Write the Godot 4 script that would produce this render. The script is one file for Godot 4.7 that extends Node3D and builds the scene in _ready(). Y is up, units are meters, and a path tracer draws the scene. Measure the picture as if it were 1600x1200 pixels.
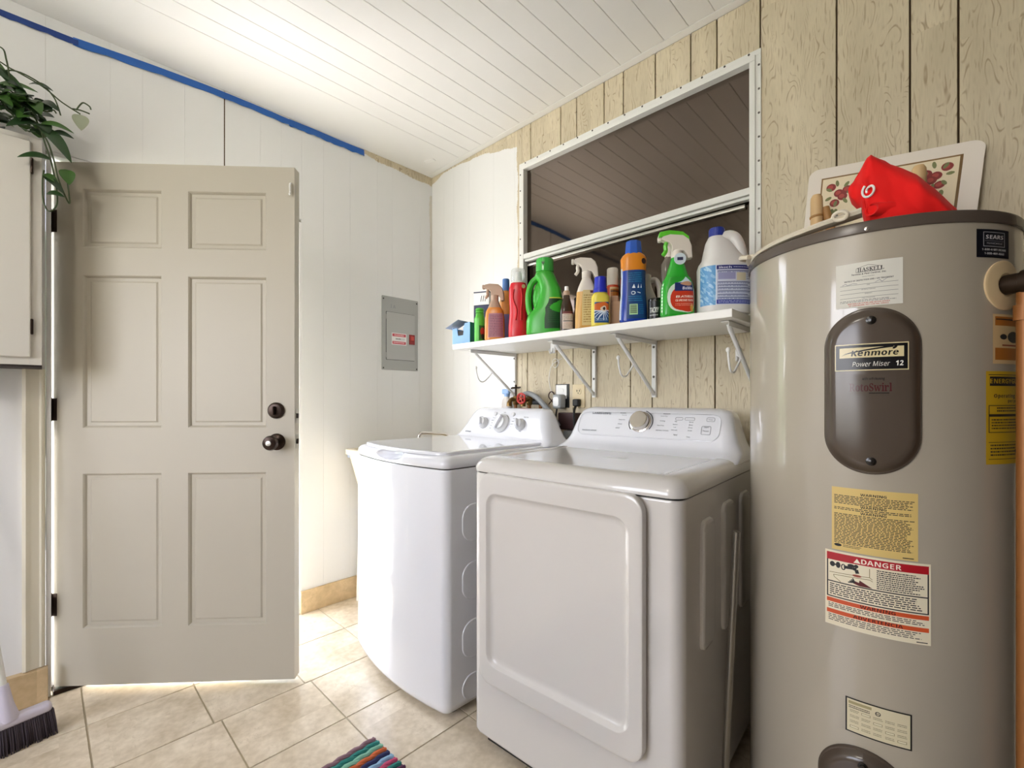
extends Node3D
# Laundry room: x runs along the back wall from the corner, y is up, z runs from the back wall into the room.

var rng := RandomNumberGenerator.new()
var M := {}          # materials by name
const CEIL := 2.582


# ---------------------------------------------------------------- mesh builder
class MB:
	var v := PackedVector3Array()
	var uv := PackedVector2Array()
	var uv2 := PackedVector2Array()

	func tri(a: Vector3, b: Vector3, c: Vector3, ua := Vector2.ZERO, ub := Vector2.ZERO, uc := Vector2.ZERO) -> void:
		v.append(a); v.append(b); v.append(c)
		uv.append(ua); uv.append(ub); uv.append(uc)

	func quad(a: Vector3, b: Vector3, c: Vector3, d: Vector3, ua := Vector2(0, 0), ub := Vector2(1, 0), uc := Vector2(1, 1), ud := Vector2(0, 1)) -> void:
		tri(a, b, c, ua, ub, uc)
		tri(a, c, d, ua, uc, ud)

	# turn every face of the closed shape added since `from` outwards
	func orient(from: int) -> void:
		var vol := 0.0
		var o := v[from] if from < v.size() else Vector3.ZERO
		for i in range(from, v.size(), 3):
			vol += (v[i] - o).dot((v[i + 1] - o).cross(v[i + 2] - o))
		if vol > 0.0:
			flip(from)

	func flip(from: int) -> void:
		for i in range(from, v.size(), 3):
			var t := v[i + 1]
			v[i + 1] = v[i + 2]
			v[i + 2] = t
			var u := uv[i + 1]
			uv[i + 1] = uv[i + 2]
			uv[i + 2] = u

	func xform(from: int, t: Transform3D) -> void:
		for i in range(from, v.size()):
			v[i] = t * v[i]

	func map(from: int, f: Callable) -> void:
		for i in range(from, v.size()):
			v[i] = f.call(v[i])

	# box with chamfered or rounded edges
	func box(c: Vector3, s: Vector3, bev := 0.0, b := Basis(), seg := 1) -> MB:
		var from := v.size()
		var h := s * 0.5
		bev = minf(bev, minf(h.x, minf(h.y, h.z)))
		var inner := h - Vector3(bev, bev, bev)
		var cuts := []
		for k in 3:
			var l := []
			if bev <= 0.0:
				l = [-h[k], h[k]]
			else:
				for i in seg + 1:
					l.append(-h[k] + bev * (1.0 - tan(PI / 4.0 * (1.0 - float(i) / seg))))
				for i in seg + 1:
					l.append(inner[k] + bev * tan(PI / 4.0 * float(i) / seg))
			cuts.append(l)
		for ax in 3:
			var p: int = (ax + 1) % 3
			var q: int = (ax + 2) % 3
			for sgn in [-1.0, 1.0]:
				var lp: Array = cuts[p]
				var lq: Array = cuts[q]
				for i in lp.size() - 1:
					for j in lq.size() - 1:
						var cs := []
						var us := []
						for ij in [[i, j], [i + 1, j], [i + 1, j + 1], [i, j + 1]]:
							var pt := Vector3.ZERO
							pt[ax] = h[ax] * sgn
							pt[p] = lp[ij[0]]
							pt[q] = lq[ij[1]]
							us.append(Vector2(pt.x + pt.z, -pt.y) if ax != 1 else Vector2(pt.x, pt.z))
							if bev > 0.0:
								var n := pt.clamp(-inner, inner)
								var dd := pt - n
								if dd.length() > 1e-9:
									pt = n + dd.normalized() * bev
							cs.append(c + b * pt)
						if sgn > 0:
							quad(cs[3], cs[2], cs[1], cs[0], us[3], us[2], us[1], us[0])
						else:
							quad(cs[0], cs[1], cs[2], cs[3], us[0], us[1], us[2], us[3])
		return self

	# skin a list of rings with the same number of points
	func loft(rings: Array, cap0 := true, cap1 := true, closed := true, solid := true) -> MB:
		var from := v.size()
		var n: int = rings[0].size()
		var m: int = rings.size()
		for r in m - 1:
			for i in (n if closed else n - 1):
				var j: int = (i + 1) % n
				var u0 := float(i) / n if closed else float(i) / (n - 1)
				var u1 := float(i + 1) / n if closed else float(i + 1) / (n - 1)
				var w0 := 1.0 - float(r) / (m - 1)
				var w1 := 1.0 - float(r + 1) / (m - 1)
				quad(rings[r][i], rings[r][j], rings[r + 1][j], rings[r + 1][i], Vector2(u0, w0), Vector2(u1, w0), Vector2(u1, w1), Vector2(u0, w1))
		if cap0:
			fan(rings[0], true)
		if cap1:
			fan(rings[m - 1], false)
		if solid:
			orient(from)
		return self

	func fan(ring: PackedVector3Array, back: bool) -> void:
		var c := Vector3.ZERO
		for p in ring:
			c += p
		c /= ring.size()
		for i in ring.size():
			var a := ring[i]
			var b := ring[(i + 1) % ring.size()]
			if back:
				tri(c, b, a)
			else:
				tri(c, a, b)

	# tube along a path; r is a number or an array of radii
	func tube(path: Array, r, seg := 10, caps := true) -> MB:
		var rings := []
		var up := Vector3.UP
		var t0: Vector3 = (path[1] - path[0]).normalized()
		if absf(t0.dot(up)) > 0.95:
			up = Vector3.RIGHT
		for k in path.size():
			var t: Vector3 = (path[mini(k + 1, path.size() - 1)] - path[maxi(k - 1, 0)]).normalized()
			var side := up.cross(t)
			if side.length() < 1e-4:
				side = Vector3.FORWARD.cross(t)
			side = side.normalized()
			up = t.cross(side).normalized()
			var rad: float = r[k] if r is Array else r
			var ring := PackedVector3Array()
			for i in seg:
				var a := TAU * i / seg
				ring.append(path[k] + (side * cos(a) + up * sin(a)) * rad)
			rings.append(ring)
		return loft(rings, caps, caps)

	# profile of Vector2(radius, height) turned round the y axis
	func lathe(profile: Array, seg := 24, at := Vector3.ZERO, b := Basis()) -> MB:
		var rings := []
		for p in profile:
			var ring := PackedVector3Array()
			for i in seg:
				var a := TAU * i / seg
				ring.append(at + b * Vector3(sin(a) * maxf(p.x, 1e-5), p.y, cos(a) * maxf(p.x, 1e-5)))
			rings.append(ring)
		return loft(rings)

	# flat outline in x,y given depth along +z, with a chamfer on the front edge
	func prism(poly: PackedVector2Array, z0: float, z1: float, bev := 0.0, round_back := false) -> MB:
		var from := v.size()
		var ins := inset(poly, bev) if bev > 0.0 else poly
		var rings := []
		if round_back and bev > 0.0:
			rings.append(lift(ins, z0))
			rings.append(lift(poly, z0 + bev))
		else:
			rings.append(lift(poly, z0))
		if bev > 0.0:
			rings.append(lift(poly, z1 - bev))
			var half := inset(poly, bev * 0.3)
			rings.append(lift(half, z1 - bev * 0.3))
		rings.append(lift(ins, z1))
		loft(rings, false, false, true, false)
		var tr := Geometry2D.triangulate_polygon(ins)
		var first: PackedVector2Array = ins if round_back and bev > 0.0 else poly
		for i in range(0, tr.size(), 3):
			tri(Vector3(ins[tr[i]].x, ins[tr[i]].y, z1), Vector3(ins[tr[i + 1]].x, ins[tr[i + 1]].y, z1), Vector3(ins[tr[i + 2]].x, ins[tr[i + 2]].y, z1), ins[tr[i]], ins[tr[i + 1]], ins[tr[i + 2]])
		tr = Geometry2D.triangulate_polygon(first)
		for i in range(0, tr.size(), 3):
			tri(Vector3(first[tr[i + 2]].x, first[tr[i + 2]].y, z0), Vector3(first[tr[i + 1]].x, first[tr[i + 1]].y, z0), Vector3(first[tr[i]].x, first[tr[i]].y, z0))
		# caps and sides can disagree in winding: sides are turned to match the caps
		var n_side: int = (rings.size() - 1) * poly.size() * 6
		var area := 0.0
		for i in poly.size():
			area += poly[i].cross(poly[(i + 1) % poly.size()])
		var part := MB.new()
		part.v = v.slice(from, from + n_side)
		part.uv = uv.slice(from, from + n_side)
		var want := area > 0.0   # counter-clockwise outlines give inward sides with this quad order
		if want:
			part.flip(0)
		for i in n_side:
			v[from + i] = part.v[i]
			uv[from + i] = part.uv[i]
		# caps: make the front cap face +z (clockwise seen from +z)
		for i in range(from + n_side, v.size(), 3):
			var nz := (v[i + 2] - v[i]).cross(v[i + 1] - v[i]).z
			var front := absf(v[i].z - z1) < 1e-9
			if (front and nz < 0.0) or (not front and nz > 0.0):
				var t := v[i + 1]
				v[i + 1] = v[i + 2]
				v[i + 2] = t
				var u := uv[i + 1]
				uv[i + 1] = uv[i + 2]
				uv[i + 2] = u
		return self

	static func lift(p: PackedVector2Array, z: float) -> PackedVector3Array:
		var o := PackedVector3Array()
		for q in p:
			o.append(Vector3(q.x, q.y, z))
		return o

	static func inset(p: PackedVector2Array, d: float) -> PackedVector2Array:
		var area := 0.0
		for i in p.size():
			area += p[i].cross(p[(i + 1) % p.size()])
		var s := 1.0 if area > 0.0 else -1.0
		var o := PackedVector2Array()
		for i in p.size():
			var a := p[(i + p.size() - 1) % p.size()]
			var b := p[i]
			var c := p[(i + 1) % p.size()]
			var n1 := (b - a).normalized()
			var n2 := (c - b).normalized()
			n1 = Vector2(-n1.y, n1.x) * s
			n2 = Vector2(-n2.y, n2.x) * s
			var k := (n1 + n2)
			var l := maxf(0.35, k.length_squared() * 0.5)
			o.append(b + k / l * d)
		return o

	# sheet of points f(u, v), both 0..1; v runs downwards in the picture
	func patch(f: Callable, nu: int, nv: int) -> MB:
		for i in nu:
			for j in nv:
				var q := []
				for ij in [[i, j], [i + 1, j], [i + 1, j + 1], [i, j + 1]]:
					q.append(Vector2(float(ij[0]) / nu, float(ij[1]) / nv))
				quad(f.call(q[0].x, q[0].y), f.call(q[1].x, q[1].y), f.call(q[2].x, q[2].y), f.call(q[3].x, q[3].y), q[0], q[1], q[2], q[3])
		return self

	func ball(c: Vector3, r: Vector3, seg := 14) -> MB:
		var rings := []
		var n := seg / 2
		for k in n + 1:
			var t := PI * k / n
			var ring := PackedVector3Array()
			for i in seg:
				var a := TAU * i / seg
				ring.append(c + Vector3(sin(a) * maxf(sin(t), 1e-4) * r.x, -cos(t) * r.y, cos(a) * maxf(sin(t), 1e-4) * r.z))
			rings.append(ring)
		return loft(rings)

	# normals that are smooth where faces meet at less than `crease` degrees
	func commit(crease := 40.0) -> ArrayMesh:
		var n := v.size()
		var fn := PackedVector3Array()
		var keep_v := PackedVector3Array()
		var keep_uv := PackedVector2Array()
		var has2 := uv2.size() == n
		var keep_uv2 := PackedVector2Array()
		for i in range(0, n, 3):
			var c := (v[i + 2] - v[i]).cross(v[i + 1] - v[i])
			if c.length_squared() < 1e-20:
				continue
			fn.append(c)
			for k in 3:
				keep_v.append(v[i + k])
				keep_uv.append(uv[i + k])
				if has2:
					keep_uv2.append(uv2[i + k])
		n = keep_v.size()
		var nn := PackedVector3Array()
		nn.resize(n)
		if crease <= 0.0:
			for i in n:
				nn[i] = fn[i / 3].normalized()
		else:
			var near := {}
			for i in n:
				var key := Vector3i((keep_v[i] * 50000.0).round())
				if near.has(key):
					near[key].append(i / 3)
				else:
					near[key] = PackedInt32Array([i / 3])
			var unit := PackedVector3Array()
			for c in fn:
				unit.append(c.normalized())
			var lim := cos(deg_to_rad(crease))
			for i in n:
				var me := unit[i / 3]
				var s := Vector3.ZERO
				for f in near[Vector3i((keep_v[i] * 50000.0).round())]:
					if unit[f].dot(me) > lim:
						s += fn[f]
				nn[i] = s.normalized() if s.length_squared() > 1e-24 else me
		var arr := []
		arr.resize(Mesh.ARRAY_MAX)
		arr[Mesh.ARRAY_VERTEX] = keep_v
		arr[Mesh.ARRAY_NORMAL] = nn
		arr[Mesh.ARRAY_TEX_UV] = keep_uv
		if has2:
			arr[Mesh.ARRAY_TEX_UV2] = keep_uv2
		var am := ArrayMesh.new()
		am.add_surface_from_arrays(Mesh.PRIMITIVE_TRIANGLES, arr)
		return am


# ---------------------------------------------------------------- naming
var used := {}

func numbered(called: String) -> String:
	if not used.has(called):
		used[called] = 0
		return called
	used[called] += 1
	return "%s_%03d" % [called, used[called]]


func thing(called: String, label: String, category: String, at := Vector3.ZERO, turn := 0.0, group := "") -> Node3D:
	var o := Node3D.new()
	o.name = numbered(called)
	add_child(o)
	o.position = at
	o.rotation.y = turn
	tag(o, label, category, group)
	return o


func tag(o: Node3D, label: String, category: String, group := "") -> Node3D:
	o.set_meta("label", label)
	o.set_meta("category", category)
	if group:
		o.set_meta("group", group)
	return o


func obj(called: String, mesh, mat, parent: Node = self, label := "") -> MeshInstance3D:
	var o := MeshInstance3D.new()
	o.mesh = mesh.commit() if mesh is MB else mesh
	o.material_override = M[mat] if mat is String else mat
	o.name = numbered(called) if parent == self else called
	parent.add_child(o, true)
	if label:
		o.set_meta("label", label)
	return o


func struct(called: String, label: String, category: String) -> Node3D:
	var o := thing(called, label, category)
	o.set_meta("kind", "structure")
	return o


# ---------------------------------------------------------------- outlines
func rrect(w: float, h: float, r: float, seg := 5, c := Vector2.ZERO) -> PackedVector2Array:
	var o := PackedVector2Array()
	r = minf(r, minf(w, h) * 0.5 - 1e-5)
	for k in 4:
		var cx := (w * 0.5 - r) * (1.0 if k == 0 or k == 3 else -1.0)
		var cy := (h * 0.5 - r) * (1.0 if k < 2 else -1.0)
		for i in seg + 1:
			var a := PI * 0.5 * (k + float(i) / seg)
			o.append(c + Vector2(cx + cos(a) * r, cy + sin(a) * r))
	return o


func circle(r: float, seg := 20, c := Vector2.ZERO) -> PackedVector2Array:
	var o := PackedVector2Array()
	for i in seg:
		o.append(c + Vector2(cos(TAU * i / seg), sin(TAU * i / seg)) * r)
	return o


func flat_ring(p: PackedVector2Array, y: float) -> PackedVector3Array:
	var o := PackedVector3Array()
	for q in p:
		o.append(Vector3(q.x, y, q.y))
	return o


func curve(pts: Array, n: int) -> Array:
	var c := Curve3D.new()
	for i in pts.size():
		var a: Vector3 = pts[maxi(i - 1, 0)]
		var b: Vector3 = pts[mini(i + 1, pts.size() - 1)]
		var t := (b - a) / 6.0
		c.add_point(pts[i], -t, t)
	c.bake_interval = 0.002
	var o := []
	for k in n + 1:
		var s := float(k) / n * (pts.size() - 1)
		var i := mini(int(s), pts.size() - 2)
		o.append(c.sample(i, s - i))
	return o


# ---------------------------------------------------------------- materials and pictures
func mat(called: String, color: Color, rough := 0.5, metal := 0.0, spec := 0.5) -> StandardMaterial3D:
	var m := StandardMaterial3D.new()
	m.resource_name = called
	m.albedo_color = color
	m.roughness = rough
	m.metallic = metal
	m.metallic_specular = spec
	m.cull_mode = BaseMaterial3D.CULL_DISABLED
	M[called] = m
	return m


func hexc(s: String) -> Color:
	return Color.html(s)


func picture(called: String, img: Image, rough := 0.5, repeat := false, spec := 0.5) -> StandardMaterial3D:
	var m := mat(called, Color.WHITE, rough, 0.0, spec)
	m.albedo_texture = ImageTexture.create_from_image(img)
	m.texture_repeat = repeat
	return m


func blank(w: int, h: int, c: Color) -> Image:
	var i := Image.create_empty(w, h, false, Image.FORMAT_RGBA8)
	i.fill(c)
	return i


func rect(img: Image, x: float, y: float, w: float, h: float, c: Color) -> void:
	img.fill_rect(Rect2i(roundi(x), roundi(y), maxi(1, roundi(w)), maxi(1, roundi(h))), c)


func fill_tri(img: Image, a: Vector2, b: Vector2, c: Vector2, col: Color) -> void:
	var lo := a.min(b).min(c).floor()
	var hi := a.max(b).max(c).ceil()
	var den := (b - a).cross(c - a)
	if absf(den) < 1e-9:
		return
	for y in range(maxi(0, int(lo.y)), mini(img.get_height(), int(hi.y) + 1)):
		for x in range(maxi(0, int(lo.x)), mini(img.get_width(), int(hi.x) + 1)):
			var p := Vector2(x + 0.5, y + 0.5)
			var s := (p - a).cross(c - a) / den
			var t := (b - a).cross(p - a) / den
			if s >= -0.001 and t >= -0.001 and s + t <= 1.001:
				img.set_pixel(x, y, col)


func fill_poly(img: Image, pts: PackedVector2Array, col: Color) -> void:
	var tr := Geometry2D.triangulate_polygon(pts)
	for i in range(0, tr.size(), 3):
		fill_tri(img, pts[tr[i]], pts[tr[i + 1]], pts[tr[i + 2]], col)


func stroke(img: Image, pts: Array, w: float, col: Color) -> void:
	for i in pts.size() - 1:
		var a: Vector2 = pts[i]
		var b: Vector2 = pts[i + 1]
		var n := (b - a).normalized().orthogonal() * w * 0.5
		fill_tri(img, a + n, b + n, b - n, col)
		fill_tri(img, a + n, b - n, a - n, col)


func ellipse(img: Image, c: Vector2, r: Vector2, col: Color, tilt := 0.0) -> void:
	var p := PackedVector2Array()
	for i in 24:
		p.append(c + Vector2(cos(TAU * i / 24) * r.x, sin(TAU * i / 24) * r.y).rotated(tilt))
	fill_poly(img, p, col)


func font(face := "Droid Sans", bold := false) -> SystemFont:
	var f := SystemFont.new()
	f.font_names = PackedStringArray([face])
	f.font_weight = 700 if bold else 400
	return f


func text_mesh(s: String, face: String, bold: bool, depth := 0.0) -> TextMesh:
	var t := TextMesh.new()
	t.text = s
	t.font = font(face, bold)
	t.font_size = 32
	t.pixel_size = 1.0
	t.depth = depth
	t.curve_step = 2.0
	return t


# letters drawn into a picture: x, y is the left end of the base line (or its middle), h the height of a capital
func write(img: Image, s: String, x: float, y: float, h: float, col: Color, bold := false, face := "Droid Sans", slant := 0.0, wide := 1.0, middle := false) -> void:
	var arr := text_mesh(s, face, bold).get_mesh_arrays()
	if arr.is_empty() or arr[Mesh.ARRAY_VERTEX] == null:
		return
	var vs: PackedVector3Array = arr[Mesh.ARRAY_VERTEX]
	if vs.is_empty():
		return
	var ix = arr[Mesh.ARRAY_INDEX]
	var idx: PackedInt32Array = ix if ix != null and ix.size() else PackedInt32Array(range(vs.size()))
	var lo := vs[0]
	var hi := vs[0]
	for p in vs:
		lo = lo.min(p)
		hi = hi.max(p)
	var k := h / 23.0
	var base := -8.0
	var ref := text_mesh("H", face, bold).get_mesh_arrays()
	if ref.size() and ref[Mesh.ARRAY_VERTEX].size():
		var a := INF
		var b := -INF
		for p in ref[Mesh.ARRAY_VERTEX]:
			a = minf(a, p.y)
			b = maxf(b, p.y)
		k = h / (b - a)
		base = a
	var x0 := (lo.x + hi.x) * 0.5 if middle else lo.x
	for i in range(0, idx.size(), 3):
		var q := []
		for j in 3:
			var p := vs[idx[i + j]]
			var yy := (p.y - base) * k
			q.append(Vector2(x + (p.x - x0) * k * wide + yy * slant, y - yy))
		fill_tri(img, q[0], q[1], q[2], col)


# rows of print too small to read
func small_print(img: Image, x: float, y: float, w: float, rows: int, pitch: float, thick: float, col: Color, ragged := 0.15) -> void:
	for r in rows:
		var cx := x
		var end := x + w * (1.0 - rng.randf() * ragged)
		while cx < end:
			var l := minf(rng.randf_range(0.02, 0.07) * w, end - cx)
			rect(img, cx, y + r * pitch, l, thick, col)
			cx += l + maxf(2.0, 0.012 * w)


# raised letters as a mesh: h is the height of a capital, laid in x,y from the origin, facing +z
func letters(s: String, h: float, depth: float, bold := false, face := "Droid Sans", slant := 0.0, wide := 1.0) -> MB:
	var mb := MB.new()
	var arr := text_mesh(s, face, bold, 4.0).get_mesh_arrays()
	var vs: PackedVector3Array = arr[Mesh.ARRAY_VERTEX]
	var ix = arr[Mesh.ARRAY_INDEX]
	var idx: PackedInt32Array = ix if ix != null and ix.size() else PackedInt32Array(range(vs.size()))
	var lo := vs[0]
	var hi := vs[0]
	for p in vs:
		lo = lo.min(p)
		hi = hi.max(p)
	var k := h / 23.0
	for i in idx:
		var p := vs[i]
		var yy := (p.y - lo.y) * k
		mb.v.append(Vector3((p.x - (lo.x + hi.x) * 0.5) * k * wide + yy * slant, yy, (p.z - lo.z) / 4.0 * depth))
		mb.uv.append(Vector2.ZERO)
	return mb


func _ready() -> void:
	rng.seed = 7
	# camera: level, with the lens shifted a little upwards
	var cam := Camera3D.new()
	cam.name = "camera"
	cam.projection = Camera3D.PROJECTION_FRUSTUM
	cam.near = 0.05
	cam.far = 200.0
	cam.size = 2.0 * 0.05 * 600.0 / 715.0
	cam.frustum_offset = Vector2(0.0, 0.05 * 22.0 / 715.0)
	cam.position = Vector3(2.470, 1.135, 1.799)
	cam.rotation.y = deg_to_rad(44.01)
	add_child(cam)
	cam.current = true
	# sky
	var env := Environment.new()
	var sky := Sky.new()
	var sm := ProceduralSkyMaterial.new()
	sm.sky_top_color = Color(0.84, 0.87, 0.95)
	sm.sky_horizon_color = Color(0.98, 0.97, 0.98)
	sm.ground_bottom_color = Color(0.55, 0.55, 0.5)
	sm.ground_horizon_color = Color(0.75, 0.76, 0.74)
	sm.sky_energy_multiplier = 1.0
	sky.sky_material = sm
	env.background_mode = Environment.BG_SKY
	env.sky = sky
	env.background_energy_multiplier = 6.6
	env.tonemap_mode = Environment.TONE_MAPPER_LINEAR
	env.tonemap_exposure = 1.75
	env.sdfgi_enabled = true
	env.ssao_enabled = true
	env.ssil_enabled = true
	var we := WorldEnvironment.new()
	we.name = "environment"
	we.environment = env
	add_child(we)
	# sun, high on the far side of the doorway
	var sun := DirectionalLight3D.new()
	sun.name = "sun"
	sun.look_at_from_position(Vector3.ZERO, Vector3(0.45, -1.0, 0.30))
	sun.light_energy = 4.5
	sun.light_color = Color(1.0, 0.99, 0.98)
	sun.light_angular_distance = 0.6
	sun.shadow_enabled = true
	add_child(sun)

	make_materials()
	build_room()
	build_outside()
	build_washer()
	build_dryer()
	build_heater()
	build_wall_things()
	build_bottles()
	build_misc()


func noise(freq: float, seed_: int, oct := 4, kind := FastNoiseLite.TYPE_SIMPLEX_SMOOTH) -> FastNoiseLite:
	var n := FastNoiseLite.new()
	n.seed = seed_
	n.frequency = freq
	n.noise_type = kind
	n.fractal_octaves = oct
	return n


# wood-print panelling: pale cream with brown grain lines, knots and flecks (0.9 m square, 900 px)
func wood_print() -> Image:
	var s := 900
	var img := Image.create_empty(s, s, false, Image.FORMAT_RGB8)
	var warp := noise(0.0042, 3, 3)
	var fine := noise(0.06, 5, 3)
	var brk := noise(0.012, 8, 3)
	var tone := noise(0.004, 11, 3)
	var data := PackedByteArray()
	data.resize(s * s * 3)
	var knots := []
	for k in 9:
		knots.append(Vector3(rng.randf() * s, rng.randf() * s, rng.randf_range(20, 46)))
	var i := 0
	for y in s:
		var close := knots.filter(func(k): return absf(y - k.y) < k.z * 4.4)
		for x in s:
			var f := x * 0.045 + warp.get_noise_2d(x * 1.6, y * 0.42) * 7.0
			for k in close:
				var dx: float = (x - k.x) / k.z
				var dy: float = (y - k.y) / (k.z * 2.2)
				var d2 := dx * dx + dy * dy
				if d2 < 4.0:
					f += 2.6 * exp(-d2 * 1.3)
			var line := 1.0 - absf(fposmod(f, 1.0) - 0.5) * 2.0
			var b := brk.get_noise_2d(x * 2.4, y * 0.5)
			var g := fine.get_noise_2d(x * 1.5, y * 0.16)
			var dark := smoothstep(0.70, 1.0, line) * smoothstep(-0.05, 0.40, b) * 0.62
			dark += smoothstep(0.28, 0.5, g) * 0.36 * smoothstep(-0.1, 0.3, -b + 0.1)
			var t := tone.get_noise_2d(x * 1.2, y * 0.3) * 0.07 - absf(g) * 0.05
			dark = minf(dark, 1.0)
			var r := lerpf(0.825 + t, 0.57, dark)
			var gg := lerpf(0.775 + t, 0.48, dark)
			var bb := lerpf(0.665 + t, 0.365, dark)
			data[i] = int(clampf(r, 0, 1) * 255)
			data[i + 1] = int(clampf(gg, 0, 1) * 255)
			data[i + 2] = int(clampf(bb, 0, 1) * 255)
			i += 3
	return Image.create_from_data(s, s, false, Image.FORMAT_RGB8, data)


func stone_tile() -> Image:
	var s := 640
	var n1 := noise(0.006, 21, 5)
	var n2 := noise(0.035, 22, 4)
	var n3 := noise(0.011, 23, 4)
	var data := PackedByteArray()
	data.resize(s * s * 3)
	var i := 0
	for y in s:
		for x in s:
			var a := n1.get_noise_2d(x, y)
			var b := n2.get_noise_2d(x, y)
			var c := n3.get_noise_2d(x * 1.3 + b * 30.0, y * 0.7)
			var vein := 1.0 - smoothstep(0.0, 0.045, absf(c))
			var t := a * 0.09 + b * 0.05 - vein * 0.05 * smoothstep(-0.2, 0.3, a)
			data[i] = int(clampf(0.868 + t, 0, 1) * 255)
			data[i + 1] = int(clampf(0.808 + t * 1.08, 0, 1) * 255)
			data[i + 2] = int(clampf(0.715 + t * 1.2, 0, 1) * 255)
			i += 3
	return Image.create_from_data(s, s, false, Image.FORMAT_RGB8, data)


# brushed-on white paint: alpha is 1 where the panelling has been painted. w, h in metres, origin at the floor corner
func paint_mask(w: float, h: float, y0: float, inside: Callable) -> Image:
	var px := 640
	var py := int(px * h / w)
	var img := Image.create_empty(px, py, false, Image.FORMAT_RGBA8)
	var n := noise(0.02, 31, 3)
	var n2 := noise(0.15, 32, 2)
	for y in py:
		for x in px:
			var a := float(x) / px * w
			var b := y0 + h - float(y) / py * h
			var jx := n.get_noise_2d(x, y * 0.35) * 0.012 + n2.get_noise_2d(x, y) * 0.003
			var jy := n.get_noise_2d(x * 0.5 + 90, y) * 0.010 + n2.get_noise_2d(x + 50, y) * 0.003
			var on: float = inside.call(a + jx, b + jy)
			img.set_pixel(x, y, Color(0.920, 0.918, 0.912, on))
	return img


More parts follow.
